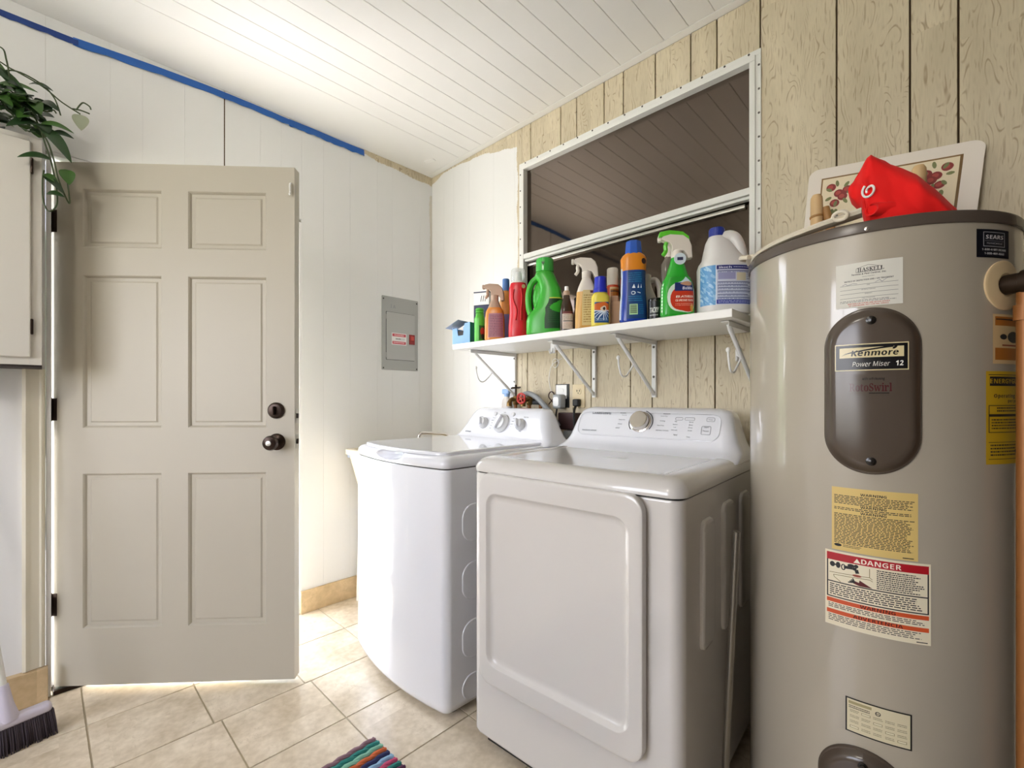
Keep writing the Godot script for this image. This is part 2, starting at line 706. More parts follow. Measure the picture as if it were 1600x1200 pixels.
func make_materials() -> void:
	var wood := ImageTexture.create_from_image(wood_print())
	var m := mat("wood_panel", Color.WHITE, 0.55)
	m.albedo_texture = wood
	for side in ["back", "left"]:
		m = mat("painted_panel_" + side, Color.WHITE, 0.5)
		m.albedo_texture = wood
		m.detail_enabled = true
		m.detail_uv_layer = BaseMaterial3D.DETAIL_UV_2
		m.detail_blend_mode = BaseMaterial3D.BLEND_MODE_MIX
	var top := [[-0.1, 2.535], [0.0, 2.535], [0.12, 2.574], [0.35, 2.568], [0.5, 2.552], [0.65, 2.522], [0.77, 2.492], [1.2, 2.49]]
	var img := paint_mask(1.0, 2.6, 0.0, func(x, y):
		var edge := 0.772 if y > 1.5 else 0.752
		var t := 2.6
		for i in top.size() - 1:
			if x >= top[i][0] and x <= top[i + 1][0]:
				t = lerpf(top[i][1], top[i + 1][1], (x - top[i][0]) / (top[i + 1][0] - top[i][0]))
		return 1.0 if x < edge and y < t else 0.0)
	M["painted_panel_back"].detail_albedo = ImageTexture.create_from_image(img)
	var ltop := [[-0.1, 2.515], [0.0, 2.522], [0.03, 2.53], [0.17, 2.535], [0.29, 2.546], [0.395, 2.542], [0.49, 2.56], [0.56, 2.62], [3.0, 2.62]]
	img = paint_mask(2.0, 2.6, 0.0, func(x, y):
		var t := 2.7
		for i in ltop.size() - 1:
			if x >= ltop[i][0] and x <= ltop[i + 1][0]:
				t = lerpf(ltop[i][1], ltop[i + 1][1], (x - ltop[i][0]) / (ltop[i + 1][0] - ltop[i][0]))
		if x < 0.013 and y > 1.85 and y < 2.46:
			return 0.55
		return 1.0 if y < t else 0.0)
	M["painted_panel_left"].detail_albedo = ImageTexture.create_from_image(img)
	mat("groove", hexc("5a4830"), 0.8)
	mat("groove_white", hexc("c9c5b8"), 0.7)
	mat("white_wall", Color(0.920, 0.918, 0.912), 0.5)
	mat("ceiling_paint", Color(0.93, 0.925, 0.91), 0.45)
	m = mat("floor_tile", Color.WHITE, 0.22)
	m.albedo_texture = ImageTexture.create_from_image(stone_tile())
	m = mat("base_tile", hexc("f2e4ca"), 0.3)
	m.albedo_texture = M["floor_tile"].albedo_texture
	mat("grout", hexc("b3a78f"), 0.85)
	mat("door_paint", hexc("bfb8a8"), 0.42)
	mat("trim_paint", hexc("e6dfcb"), 0.4)
	mat("white_metal", hexc("f0f0ee"), 0.3)
	mat("aluminium", hexc("e9e9e4"), 0.35)
	mat("screw", hexc("5d5a54"), 0.4, 0.8)
	mat("bronze", hexc("3a2d26"), 0.3, 0.7)
	mat("steel", hexc("b9b6ae"), 0.3, 0.9)
	mat("pole_metal", hexc("8a857c"), 0.35, 0.9)
	mat("film_pane", hexc("776c64"), 0.035, 1.0)
	mat("dark_pane", hexc("4c433c"), 0.05, 1.0)
	mat("tape", hexc("2b66b8"), 0.6)
	mat("black", hexc("141414"), 0.5)
	mat("concrete", hexc("d8d5cf"), 0.9)
	mat("lawn", hexc("a6a594"), 0.95)
	mat("leafage", hexc("96a284"), 0.8)
	mat("white", hexc("f2f1ee"), 0.4)
	mat("lamp_glow", Color.WHITE, 0.5)
	M["lamp_glow"].emission_enabled = true
	M["lamp_glow"].emission = Color(1.0, 0.96, 0.9)
	M["lamp_glow"].emission_energy_multiplier = 2.0
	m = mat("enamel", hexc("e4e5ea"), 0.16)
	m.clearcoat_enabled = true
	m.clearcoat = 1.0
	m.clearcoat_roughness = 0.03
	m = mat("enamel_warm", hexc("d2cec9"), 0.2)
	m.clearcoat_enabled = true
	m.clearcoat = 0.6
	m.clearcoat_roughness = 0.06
	mat("grey_trim", hexc("cfcfcf"), 0.25)
	mat("print_grey", hexc("8c8e94"), 0.6)
	mat("print_dark", hexc("2c2e33"), 0.5)
	mat("chrome", hexc("cfc9c2"), 0.16, 1.0)
	m = mat("tank_paint", hexc("b0a796"), 0.3)
	m.clearcoat_enabled = true
	m.clearcoat = 1.0
	m.clearcoat_roughness = 0.07
	mat("brown_wall", hexc("3c2e22"), 0.6)
	mat("dark_trim", hexc("5a5048"), 0.25)
	mat("cover_brown", hexc("54493f"), 0.18)
	mat("black_gloss", hexc("16130f"), 0.2)
	mat("cream_plastic", hexc("d8bf94"), 0.4)
	mat("brass_dark", hexc("33261b"), 0.4, 0.6)
	mat("copper", hexc("96602f"), 0.45, 0.3)
	make_more_materials()



func make_more_materials() -> void:
	mat("panel_grey", hexc("a8a9a6"), 0.4)
	mat("panel_grey_light", hexc("b2b3b0"), 0.38)
	mat("red_plate", hexc("8c2420"), 0.5)
	mat("red_bright", hexc("c9473c"), 0.45)
	mat("tape_dark", hexc("1f3f86"), 0.6)
	mat("shelf_white", hexc("efeeea"), 0.35)
	mat("black_red", hexc("3a1a1c"), 0.5)
	mat("adapter_grey", hexc("a9adb0"), 0.4)
	mat("cream_plastic_light", hexc("d9c7a0"), 0.4)
	mat("maroon", hexc("3a2020"), 0.6)
	mat("raw_wood", hexc("b08d5e"), 0.7)
	mat("brass", hexc("7d6238"), 0.35, 0.8)
	mat("red_wheel", hexc("b8322c"), 0.4)
	mat("hose_grey", hexc("8c8f90"), 0.5)
	mat("rubber", hexc("3c4043"), 0.55)
	mat("milky", hexc("d6cfc6"), 0.35)
	mat("pale_blue", hexc("8fb0dc"), 0.35)
	mat("tub_cream", hexc("e6dac2"), 0.4)
	mat("sticker_blue", hexc("a9b6cc"), 0.4)
	mat("cabinet_white", hexc("dedad1"), 0.35)
	mat("underside_dark", hexc("2c2320"), 0.6)
	mat("carton_blue", hexc("8fb8e6"), 0.6)
	mat("carton_teal", hexc("2b7f7c"), 0.6)
	mat("carton_grey", hexc("a9b4c8"), 0.6)
	mat("navy", hexc("2a3150"), 0.5)
	mat("lime", hexc("56b83c"), 0.3)
	mat("amber", hexc("d98a3a"), 0.25)
	mat("beige_plastic", hexc("b79a84"), 0.4)
	mat("lavender", hexc("8791c9"), 0.35)
	mat("orange_soft", hexc("eaa24e"), 0.35)
	mat("cap_steel_blue", hexc("4a78b8"), 0.35)
	mat("red_plastic", hexc("d8222e"), 0.28)
	mat("green_plastic", hexc("3cae32"), 0.28)
	mat("green_dark", hexc("1d5a1e"), 0.4)
	mat("green_clear", hexc("46b84e"), 0.15)
	mat("brown_glass", hexc("3a2a20"), 0.12)
	mat("honey", hexc("d9a85a"), 0.3)
	mat("cream_white", hexc("e3dcd0"), 0.35)
	mat("yellow_plastic", hexc("e6d450"), 0.3)
	mat("blue_cap", hexc("2030c0"), 0.3)
	mat("orange_can", hexc("c9451c"), 0.3)
	mat("tan_card", hexc("c49c78"), 0.6)
	mat("deep_blue", hexc("1c3fa4"), 0.22)
	mat("orange_plastic", hexc("e08a22"), 0.3)
	mat("cap_blue", hexc("2a5cc0"), 0.25)
	mat("stripe_white", hexc("c3d3ea"), 0.35)
	mat("green_clear_plastic", hexc("2fae34"), 0.15)
	mat("trigger_green", hexc("62cc34"), 0.3)
	mat("tag_white", hexc("d3e2ea"), 0.4)
	mat("bleach_white", hexc("e3e2df"), 0.35)
	mat("cap_dark_blue", hexc("2a3c9c"), 0.35)
	var m := mat("clear_plastic", Color(0.93, 0.95, 0.95, 0.22), 0.08)
	m.transparency = BaseMaterial3D.TRANSPARENCY_ALPHA
	m = mat("smoky_plastic", Color(0.60, 0.57, 0.52, 0.72), 0.12)
	m.transparency = BaseMaterial3D.TRANSPARENCY_ALPHA
	mat("terracotta", hexc("9c6244"), 0.8)
	mat("vine", hexc("3c4a28"), 0.6)
	mat("leaf_dark", hexc("20381c"), 0.35)
	mat("leaf_mid", hexc("2c4a24"), 0.35)
	mat("leaf_green", hexc("3f6428"), 0.38)
	mat("grey_leaf", hexc("9aa088"), 0.5)
	mat("broom_plastic", hexc("cfc8d6"), 0.4)
	mat("bristle", hexc("3a3038"), 0.6)
	for q in [["mauve", "8a6a74"], ["teal", "2f7f78"], ["mint", "7fb8a2"], ["orange", "c8663a"], ["navy", "2c3058"], ["sky", "8fb4d4"], ["rose", "c04a6e"], ["plum", "5a2f4e"], ["cream", "d9cdb4"], ["red", "a8302e"]]:
		mat("rag_" + q[0], hexc(q[1]), 0.9)
	mat("dowel_wood", hexc("e0bd8a"), 0.5)
	mat("dowel_wood_dark", hexc("b98a52"), 0.5)
	mat("hanger_cream", hexc("e4dac6"), 0.4)
	m = mat("red_fleece", hexc("ef0f0c"), 0.9)
	m.rim_enabled = true
	m.rim = 0.4


# texture coordinates from the place of each corner: u along axis a, v down axis b, `per` metres to a repeat
func place_uv(mb: MB, a: int, b: int, per: float, off := Vector2.ZERO, second := Vector2.ZERO) -> MB:
	mb.uv2.resize(mb.v.size())
	for i in mb.v.size():
		mb.uv[i] = Vector2(mb.v[i][a], -mb.v[i][b]) / per + off
		if second != Vector2.ZERO:
			mb.uv2[i] = Vector2(mb.v[i][a] / second.x, 1.0 - mb.v[i][b] / second.y)
	if second == Vector2.ZERO:
		mb.uv2.clear()
	return mb


func panel_board(parent: Node, lo: Vector3, hi: Vector3, mname: String, flat: int, second := Vector2.ZERO, gap := 0.0045) -> void:
	var s := hi - lo
	var across := 0 if flat == 2 else 2
	s[across] -= gap
	var mb := MB.new().box((lo + hi) * 0.5, s, 0.0022 if gap > 0.004 else 0.0004)
	place_uv(mb, across, 1, 0.9, Vector2(rng.randf(), rng.randf()), second)
	obj("panel", mb, mname, parent)


func build_room() -> void:
	build_floor()
	build_ceiling()
	build_back_wall()
	build_left_wall()
	build_far_walls()
	build_window()
	build_unseen_lamp()
	build_door()


func build_floor() -> void:
	var f := struct("floor", "cream stone-look tile floor laid in a broken running bond", "floor")
	obj("grout", MB.new().box(Vector3(1.5, -0.06, 2.1), Vector3(3.3, 0.114, 4.5)), "grout", f)
	for k in 10:
		var x0 := 0.003 + 0.3045 * k
		var z0 := 0.757 - 0.94 if k < 2 else 0.725 - 0.93
		for j in 15:
			var a := maxf(z0 + 0.311 * j, 0.0)
			var b := minf(z0 + 0.311 * (j + 1), 4.2)
			var e := minf(x0 + 0.3045, 3.0)
			if b - a < 0.03 or e - x0 < 0.03:
				continue
			var mb := MB.new().box(Vector3((x0 + e) * 0.5, -0.006, (a + b) * 0.5), Vector3(e - x0 - 0.005, 0.012, b - a - 0.005), 0.0015)
			place_uv(mb, 0, 2, 0.75, Vector2(rng.randf(), rng.randf()))
			obj("tile", mb, "floor_tile", f)
	# threshold seen under the door
	obj("threshold", MB.new().box(Vector3(-0.07, 0.004, 1.305), Vector3(0.13, 0.018, 0.91), 0.004), "bronze", f)


func build_ceiling() -> void:
	var c := struct("ceiling", "white painted tongue and groove board ceiling", "ceiling")
	obj("backing", MB.new().box(Vector3(1.45, CEIL + 0.075, 2.05), Vector3(3.3, 0.12, 4.6)), "ceiling_paint", c)
	var edges := [0.0, 0.327]
	for k in 27:
		edges.append(0.427 + 0.1 * k)
	for i in edges.size() - 1:
		var a: float = edges[i]
		var b: float = minf(edges[i + 1], 3.0)
		if b - a < 0.01:
			continue
		var w := b - a - 0.0006
		var mb := MB.new()
		var poly := PackedVector2Array([Vector2(-w * 0.5, 0.015), Vector2(-w * 0.5, 0.002), Vector2(-w * 0.5 + 0.0018, 0.0), Vector2(w * 0.5 - 0.0018, 0.0), Vector2(w * 0.5, 0.002), Vector2(w * 0.5, 0.015)])
		mb.prism(poly, 0.0, 4.16)
		mb.xform(0, Transform3D(Basis(), Vector3((a + b) * 0.5, CEIL, 0.04)))
		obj("plank", mb.commit(20.0), "ceiling_paint", c)
	obj("edge_strip", MB.new().box(Vector3(1.5, CEIL + 0.0065, 0.02), Vector3(3.0, 0.017, 0.038), 0.003), "ceiling_paint", c)
	# a loose flake of filler by the corner
	var st := MB.new().box(Vector3(0.17, CEIL - 0.001, 0.14), Vector3(0.07, 0.003, 0.028), 0.001, Basis(Vector3.UP, 0.3))
	obj("filler_patch", st, "white", c)


func build_back_wall() -> void:
	var w := struct("wall_back", "back wall of grooved cream wood-print panelling, its left end painted white", "wall")
	var x0 := -0.12
	var wx0 := 0.805
	var wx1 := 1.960
	var wy0 := 1.45
	var wy1 := 2.372
	for bx in [[x0, wx0, 0.0, CEIL], [wx1, 3.12, 0.0, CEIL], [wx0, wx1, 0.0, wy0], [wx0, wx1, wy1, CEIL]]:
		obj("backing", MB.new().box(Vector3((bx[0] + bx[1]) * 0.5, (bx[2] + bx[3]) * 0.5, -0.067), Vector3(bx[1] - bx[0], bx[3] - bx[2], 0.11)), "groove", w)
	obj("backing", MB.new().box(Vector3((wx0 + wx1) * 0.5, (wy0 + wy1) * 0.5, -0.112), Vector3(wx1 - wx0, wy1 - wy0, 0.02)), "groove", w)
	var two := Vector2(1.0, 2.6)
	var full := [0.0, 0.130, 0.227, 0.374, 0.586, 0.755]
	for i in full.size() - 1:
		panel_board(w, Vector3(full[i], 0, -0.012), Vector3(full[i + 1], CEIL, 0), "painted_panel_back", 2, two, 0.0004)
	panel_board(w, Vector3(0.755, 0, -0.012), Vector3(wx0 + 0.002, CEIL, 0), "painted_panel_back", 2, two, 0.0004)
	panel_board(w, Vector3(wx0, wy1, -0.012), Vector3(0.868, CEIL, 0), "wood_panel", 2)
	var above := [0.868, 1.067, 1.164, 1.318, 1.417, 1.568, 1.718, 1.819, 1.970]
	for i in above.size() - 1:
		panel_board(w, Vector3(above[i], wy1, -0.012), Vector3(above[i + 1], CEIL, 0), "wood_panel", 2)
	var below := [0.805, 0.845, 1.043, 1.143, 1.247, 1.452, 1.554, 1.707, 1.812, 1.970]
	for i in below.size() - 1:
		panel_board(w, Vector3(below[i], 0, -0.012), Vector3(below[i + 1], wy0, 0), "wood_panel", 2)
	var rest := [1.970, 2.196, 2.376, 2.479, 2.64, 2.79, 2.9, 3.0]
	for i in rest.size() - 1:
		panel_board(w, Vector3(rest[i], 0, -0.012), Vector3(rest[i + 1], CEIL, 0), "wood_panel", 2)


func build_left_wall() -> void:
	var w := struct("wall_left", "left wall of white painted panelling with the open doorway", "wall")
	for b in [[-0.12, 0.835, 0.0, CEIL], [1.78, 4.3, 0.0, CEIL], [0.835, 1.78, 2.075, CEIL]]:
		obj("backing", MB.new().box(Vector3(-0.067, (b[2] + b[3]) * 0.5, (b[0] + b[1]) * 0.5), Vector3(0.11, b[3] - b[2], b[1] - b[0])), "groove_white", w)
	var two := Vector2(2.0, 2.6)
	var cuts := [0.0, 0.095, 0.295, 0.395, 0.567, 0.72, 0.835]
	for i in cuts.size() - 1:
		panel_board(w, Vector3(-0.012, 0, cuts[i]), Vector3(0, CEIL, cuts[i + 1]), "painted_panel_left", 0, two, 0.0003)
	for q in [[0.835, 0.936], [0.936, 1.035], [1.035, 1.1875], [1.1925, 1.345], [1.345, 1.492], [1.492, 1.596], [1.596, 1.78]]:
		panel_board(w, Vector3(-0.012, 2.075, q[0]), Vector3(0, CEIL, q[1]), "painted_panel_left", 0, two, 0.0003)
	cuts = [1.78, 1.95, 2.15, 2.3, 2.5, 2.7, 2.9, 3.1, 3.3, 3.5, 3.7, 3.9, 4.2]
	for i in cuts.size() - 1:
		panel_board(w, Vector3(-0.012, 0, cuts[i]), Vector3(0, CEIL, cuts[i + 1]), "white_wall", 0, Vector2.ZERO, 0.0008)
	obj("crack", MB.new().box(Vector3(-0.006, 2.31, 1.19), Vector3(0.008, 0.47, 0.0052)), "groove", w)
	# baseboards of cut tile
	var b := struct("baseboard_left", "beige tile baseboard along the left wall beyond the door", "baseboard")
	for z in [[0.0, 0.20], [0.20, 0.52], [0.52, 0.846]]:
		var mb := MB.new().box(Vector3(0.006, 0.06, (z[0] + z[1]) * 0.5), Vector3(0.012, 0.118, z[1] - z[0] - 0.004), 0.002)
		place_uv(mb, 2, 1, 0.9, Vector2(rng.randf(), rng.randf()))
		obj("tile", mb, "base_tile", b)
	var b2 := struct("baseboard_front", "beige tile baseboard under the casing beside the broom", "baseboard")
	for z in [[1.772, 1.90], [1.90, 2.2], [2.2, 2.5], [2.5, 2.8], [2.8, 3.1], [3.1, 3.4], [3.4, 3.7], [3.7, 4.0], [4.0, 4.19]]:
		var mb := MB.new().box(Vector3(0.014, 0.063, (z[0] + z[1]) * 0.5), Vector3(0.028, 0.124, z[1] - z[0] - 0.003), 0.002)
		place_uv(mb, 2, 1, 0.9, Vector2(rng.randf(), rng.randf()))
		obj("tile", mb, "base_tile", b2)


func build_far_walls() -> void:
	var w := struct("wall_right", "unseen dark brown wall on the water heater side", "wall")
	obj("body", MB.new().box(Vector3(2.98, CEIL * 0.5, 2.1), Vector3(0.12, CEIL, 4.4)), "brown_wall", w)  # out of view; its dark colour dims the right side of the tank
	# unseen wall behind the camera, its window sized to light the room
	var r := struct("wall_front", "unseen white wall behind the viewer with a wide window", "wall")
	for b in [[-0.12, 0.5, 0.0, CEIL], [2.2, 3.12, 0.0, CEIL], [0.5, 2.2, 0.0, 0.8], [0.5, 2.2, 2.25, CEIL]]:
		obj("body", MB.new().box(Vector3((b[0] + b[1]) * 0.5, (b[2] + b[3]) * 0.5, 4.26), Vector3(b[1] - b[0], b[3] - b[2], 0.12)), "white_wall", r)
	var wn := struct("window_2", "unseen white framed window behind the viewer, lighting the room", "window")
	for b in [[0.5, 0.55, 0.8, 2.25], [2.15, 2.2, 0.8, 2.25], [0.55, 2.15, 0.8, 0.85], [0.55, 2.15, 2.20, 2.25], [1.33, 1.37, 0.85, 2.20]]:
		obj("frame", MB.new().box(Vector3((b[0] + b[1]) * 0.5, (b[2] + b[3]) * 0.5, 4.26), Vector3(b[1] - b[0], b[3] - b[2], 0.06), 0.004), "white_metal", wn)


func build_unseen_lamp() -> void:  # lamp out of view, placed to light the back wall and ceiling
	var t := thing("unseen_ceiling_lamp", "unseen round white flush ceiling lamp behind the viewer", "lamp", Vector3(1.95, CEIL - 0.002, 2.9))
	obj("base", MB.new().lathe([Vector2(0, -0.03), Vector2(0.16, -0.03), Vector2(0.165, -0.02), Vector2(0.165, 0.0), Vector2(0, 0.0)], 32), "white", t)
	obj("shade", MB.new().lathe([Vector2(0, -0.11), Vector2(0.06, -0.105), Vector2(0.115, -0.085), Vector2(0.145, -0.055), Vector2(0.150, -0.03), Vector2(0, -0.03)], 32), "lamp_glow", t)
	var l := OmniLight3D.new()
	l.name = "unseen_lamp_light"
	l.position = Vector3(0, -0.07, 0)
	l.light_color = Color(1.0, 0.97, 0.93)
	l.light_energy = 0.6
	l.light_size = 0.12
	l.omni_range = 12.0
	l.omni_attenuation = 2.0
	l.shadow_enabled = true
	t.add_child(l)


func build_window() -> void:
	var w := struct("window_1", "white aluminium window with dark glass above the shelf", "window")
	var x0 := 0.790
	var x1 := 1.974
	var y0 := 1.43
	var y1 := 2.388
	var fr := 0.046
	# flange and jambs
	for b in [[x0, x1, y1 - 0.020, y1], [x0, x0 + 0.020, y0, y1 - 0.020], [x1 - 0.022, x1, y0, y1 - 0.020], [x0 + 0.020, x1 - 0.022, y0, y0 + 0.022]]:
		obj("flange", MB.new().box(Vector3((b[0] + b[1]) * 0.5, (b[2] + b[3]) * 0.5, 0.0025), Vector3(b[1] - b[0], b[3] - b[2], 0.005), 0.0012), "aluminium", w)
	for b in [[x0 + 0.018, x1 - 0.018, y1 - 0.038, y1 - 0.018], [x0 + 0.018, x0 + 0.036, y0, y1 - 0.038], [x1 - 0.038, x1 - 0.018, y0, y1 - 0.038]]:
		obj("frame", MB.new().box(Vector3((b[0] + b[1]) * 0.5, (b[2] + b[3]) * 0.5, -0.006), Vector3(b[1] - b[0], b[3] - b[2], 0.034), 0.002), "aluminium", w)
	# meeting rail in three steps
	obj("rail", MB.new().box(Vector3((x0 + x1) * 0.5, 1.886, -0.006), Vector3(x1 - x0 - 0.072, 0.026, 0.034), 0.003), "aluminium", w)
	obj("rail", MB.new().box(Vector3((x0 + x1) * 0.5, 1.866, -0.012), Vector3(x1 - x0 - 0.072, 0.012, 0.026), 0.003), "aluminium", w)
	obj("rail", MB.new().box(Vector3((x0 + x1) * 0.5 - 0.01, 1.846, -0.024), Vector3(x1 - x0 - 0.10, 0.014, 0.018), 0.003), "steel", w)
	obj("glass", MB.new().box(Vector3((x0 + x1) * 0.5, 2.124, -0.024), Vector3(x1 - x0 - 0.06, 0.46, 0.006)), "film_pane", w, "upper dark pane reflecting the ceiling boards")
	obj("glass", MB.new().box(Vector3((x0 + x1) * 0.5, 1.65, -0.034), Vector3(x1 - x0 - 0.06, 0.41, 0.006)), "dark_pane", w, "lower dark pane behind the bottles")
	# screws all round the flange
	var sc := MB.new().lathe([Vector2(0.0, 0.0), Vector2(0.0042, 0.0), Vector2(0.0036, 0.0016), Vector2(0.0, 0.0022)], 8, Vector3.ZERO, Basis(Vector3.RIGHT, PI / 2)).commit()
	for k in 14:
		var o := obj("screw", sc, "screw", w)
		o.position = Vector3(0.835 + k * 0.0845, y1 - 0.006, 0.0048)
	for k in 9:
		for x in [x0 + 0.009, x1 - 0.007]:
			var o := obj("screw", sc, "screw", w)
			o.position = Vector3(x, 2.33 - k * 0.086, 0.0048)


func build_door() -> void:
	# doorway lining and casing
	var j := struct("trim_1", "white painted jamb and header of the doorway behind the open door", "trim")
	obj("jamb", MB.new().box(Vector3(-0.06, 1.03, 1.772), Vector3(0.118, 2.06, 0.014), 0.002), "white_wall", j)
	obj("jamb", MB.new().box(Vector3(-0.06, 1.03, 0.841), Vector3(0.118, 2.06, 0.014), 0.002), "white_wall", j)
	obj("header", MB.new().box(Vector3(-0.06, 2.067, 1.306), Vector3(0.118, 0.014, 0.916), 0.002), "white_wall", j)
	obj("stop", MB.new().box(Vector3(-0.085, 1.03, 1.759), Vector3(0.04, 2.05, 0.011), 0.002), "white_wall", j)
	var c := struct("trim_2", "cream moulded door casing below the wall cabinet", "trim")
	var prof := PackedVector2Array([Vector2(0, 0), Vector2(0.060, 0), Vector2(0.060, 0.016), Vector2(0.050, 0.020), Vector2(0.040, 0.016), Vector2(0.034, 0.013), Vector2(0.016, 0.010), Vector2(0.010, 0.012), Vector2(0.004, 0.010), Vector2(0, 0.006)])
	var mb := MB.new()
	mb.prism(prof, 0.128, 1.243)
	mb.map(0, func(p): return Vector3(p.y, p.z, 1.781 + p.x))
	mb.orient(0)
	obj("casing", mb.commit(25.0), "trim_paint", c)
	# the leaf, swung into the room
	var d := struct("door_1", "grey cream six-panel door standing open into the room", "door")
	d.position = Vector3(-0.03, 0.0, 1.757)
	d.rotation.y = deg_to_rad(47.0)
	var w := 0.908
	var y0 := 0.021
	var y1 := 2.049
	var cols := [[0.106, 0.400], [0.500, 0.799]]
	var rows := [[0.242, 0.842], [1.019, 1.612], [1.719, 1.946]]
	var leaf := MB.new()
	var parts := [[0.0, 0.106, y0, y1], [0.799, w, y0, y1], [0.400, 0.500, y0, y1]]
	for cxx in cols:
		for ry in [[y0, 0.242], [0.842, 1.019], [1.612, 1.719], [1.946, y1]]:
			parts.append([cxx[0], cxx[1], ry[0], ry[1]])
	# front skin
	for q in parts:
		leaf.quad(Vector3(q[0], q[3], 0), Vector3(q[1], q[3], 0), Vector3(q[1], q[2], 0), Vector3(q[0], q[2], 0))
	# back and edges
	var t := -0.044
	leaf.quad(Vector3(w, y1, t), Vector3(0, y1, t), Vector3(0, y0, t), Vector3(w, y0, t))
	leaf.quad(Vector3(w, y1, 0), Vector3(w, y1, t), Vector3(w, y0, t), Vector3(w, y0, 0))
	leaf.quad(Vector3(0, y1, t), Vector3(0, y1, 0), Vector3(0, y0, 0), Vector3(0, y0, t))
	leaf.quad(Vector3(0, y1, t), Vector3(w, y1, t), Vector3(w, y1, 0), Vector3(0, y1, 0))
	leaf.quad(Vector3(0, y0, 0), Vector3(w, y0, 0), Vector3(w, y0, t), Vector3(0, y0, t))
	obj("leaf", leaf.commit(10.0), "door_paint", d)
	for cxx in cols:
		for ry in rows:
			var pw: float = cxx[1] - cxx[0]
			var ph: float = ry[1] - ry[0]
			var pm := MB.new()
			var rings := []
			for s in [[0.0, 0.0], [0.004, -0.004], [0.008, -0.011], [0.020, -0.012], [0.026, -0.0085]]:
				var ring := PackedVector3Array()
				for k in [[-1, -1], [1, -1], [1, 1], [-1, 1]]:
					ring.append(Vector3(k[0] * (pw * 0.5 - s[0]), k[1] * (ph * 0.5 - s[0]), s[1]))
				rings.append(ring)
			pm.loft(rings, false, true, true, false)
			pm.flip(0) if pm.v.size() and (pm.v[2] - pm.v[0]).cross(pm.v[1] - pm.v[0]).z < 0 else null
			var o := obj("panel", pm.commit(12.0), "door_paint", d)
			o.position = Vector3((cxx[0] + cxx[1]) * 0.5, (ry[0] + ry[1]) * 0.5, 0)
	# knob and deadbolt
	var fwd := Basis(Vector3.RIGHT, PI / 2)
	var k1 := obj("knob", MB.new().lathe([Vector2(0, 0), Vector2(0.033, 0), Vector2(0.033, 0.004), Vector2(0.027, 0.010), Vector2(0.013, 0.013), Vector2(0.011, 0.030), Vector2(0.016, 0.036), Vector2(0.027, 0.046), Vector2(0.029, 0.056), Vector2(0.025, 0.066), Vector2(0.012, 0.070), Vector2(0.0, 0.070)], 28, Vector3.ZERO, fwd), "bronze", d)
	k1.position = Vector3(0.840, 0.962, 0.0005)
	obj("key_cylinder", MB.new().lathe([Vector2(0, 0), Vector2(0.010, 0), Vector2(0.010, 0.004), Vector2(0.0, 0.005)], 16, Vector3(0, 0, 0.069), fwd), "steel", k1)
	var k2 := obj("deadbolt", MB.new().lathe([Vector2(0, 0), Vector2(0.032, 0), Vector2(0.032, 0.006), Vector2(0.025, 0.014), Vector2(0.010, 0.016), Vector2(0.0, 0.016)], 28, Vector3.ZERO, fwd), "bronze", d)
	k2.position = Vector3(0.838, 1.086, 0.0005)
	obj("thumb_turn", MB.new().box(Vector3(0, 0, 0.024), Vector3(0.008, 0.034, 0.018), 0.003), "bronze", k2)
	for y in [0.962, 1.064]:
		var lp := obj("latch_plate", MB.new().box(Vector3(w + 0.0006, y, -0.022), Vector3(0.002, 0.058, 0.026), 0.0006), "steel", d)
		obj("bolt", MB.new().box(Vector3(w + 0.003, y, -0.022), Vector3(0.006, 0.02, 0.014), 0.002), "bronze", lp)
	# small white clip near the top corner
	obj("hook", MB.new().tube(curve([Vector3(0.895, 1.985, 0.001), Vector3(0.895, 1.975, 0.012), Vector3(0.895, 1.945, 0.010), Vector3(0.895, 1.935, 0.018)], 10), 0.004, 8), "white", d)
	for y in [0.337, 1.091, 1.819]:
		var h := obj("hinge", MB.new().lathe([Vector2(0, -0.052), Vector2(0.004, -0.052), Vector2(0.005, -0.046), Vector2(0.0075, -0.045), Vector2(0.0075, -0.016), Vector2(0.0065, -0.0155), Vector2(0.0065, -0.0145), Vector2(0.0075, -0.014), Vector2(0.0075, 0.014), Vector2(0.0065, 0.0145), Vector2(0.0065, 0.0155), Vector2(0.0075, 0.016), Vector2(0.0075, 0.045), Vector2(0.005, 0.046), Vector2(0.004, 0.052), Vector2(0, 0.052)], 14), "bronze", d)
		h.position = Vector3(-0.014, y, 0.004)
		obj("hinge_leaf", MB.new().box(Vector3(0.014, 0, -0.003), Vector3(0.022, 0.086, 0.002)), "bronze", h)


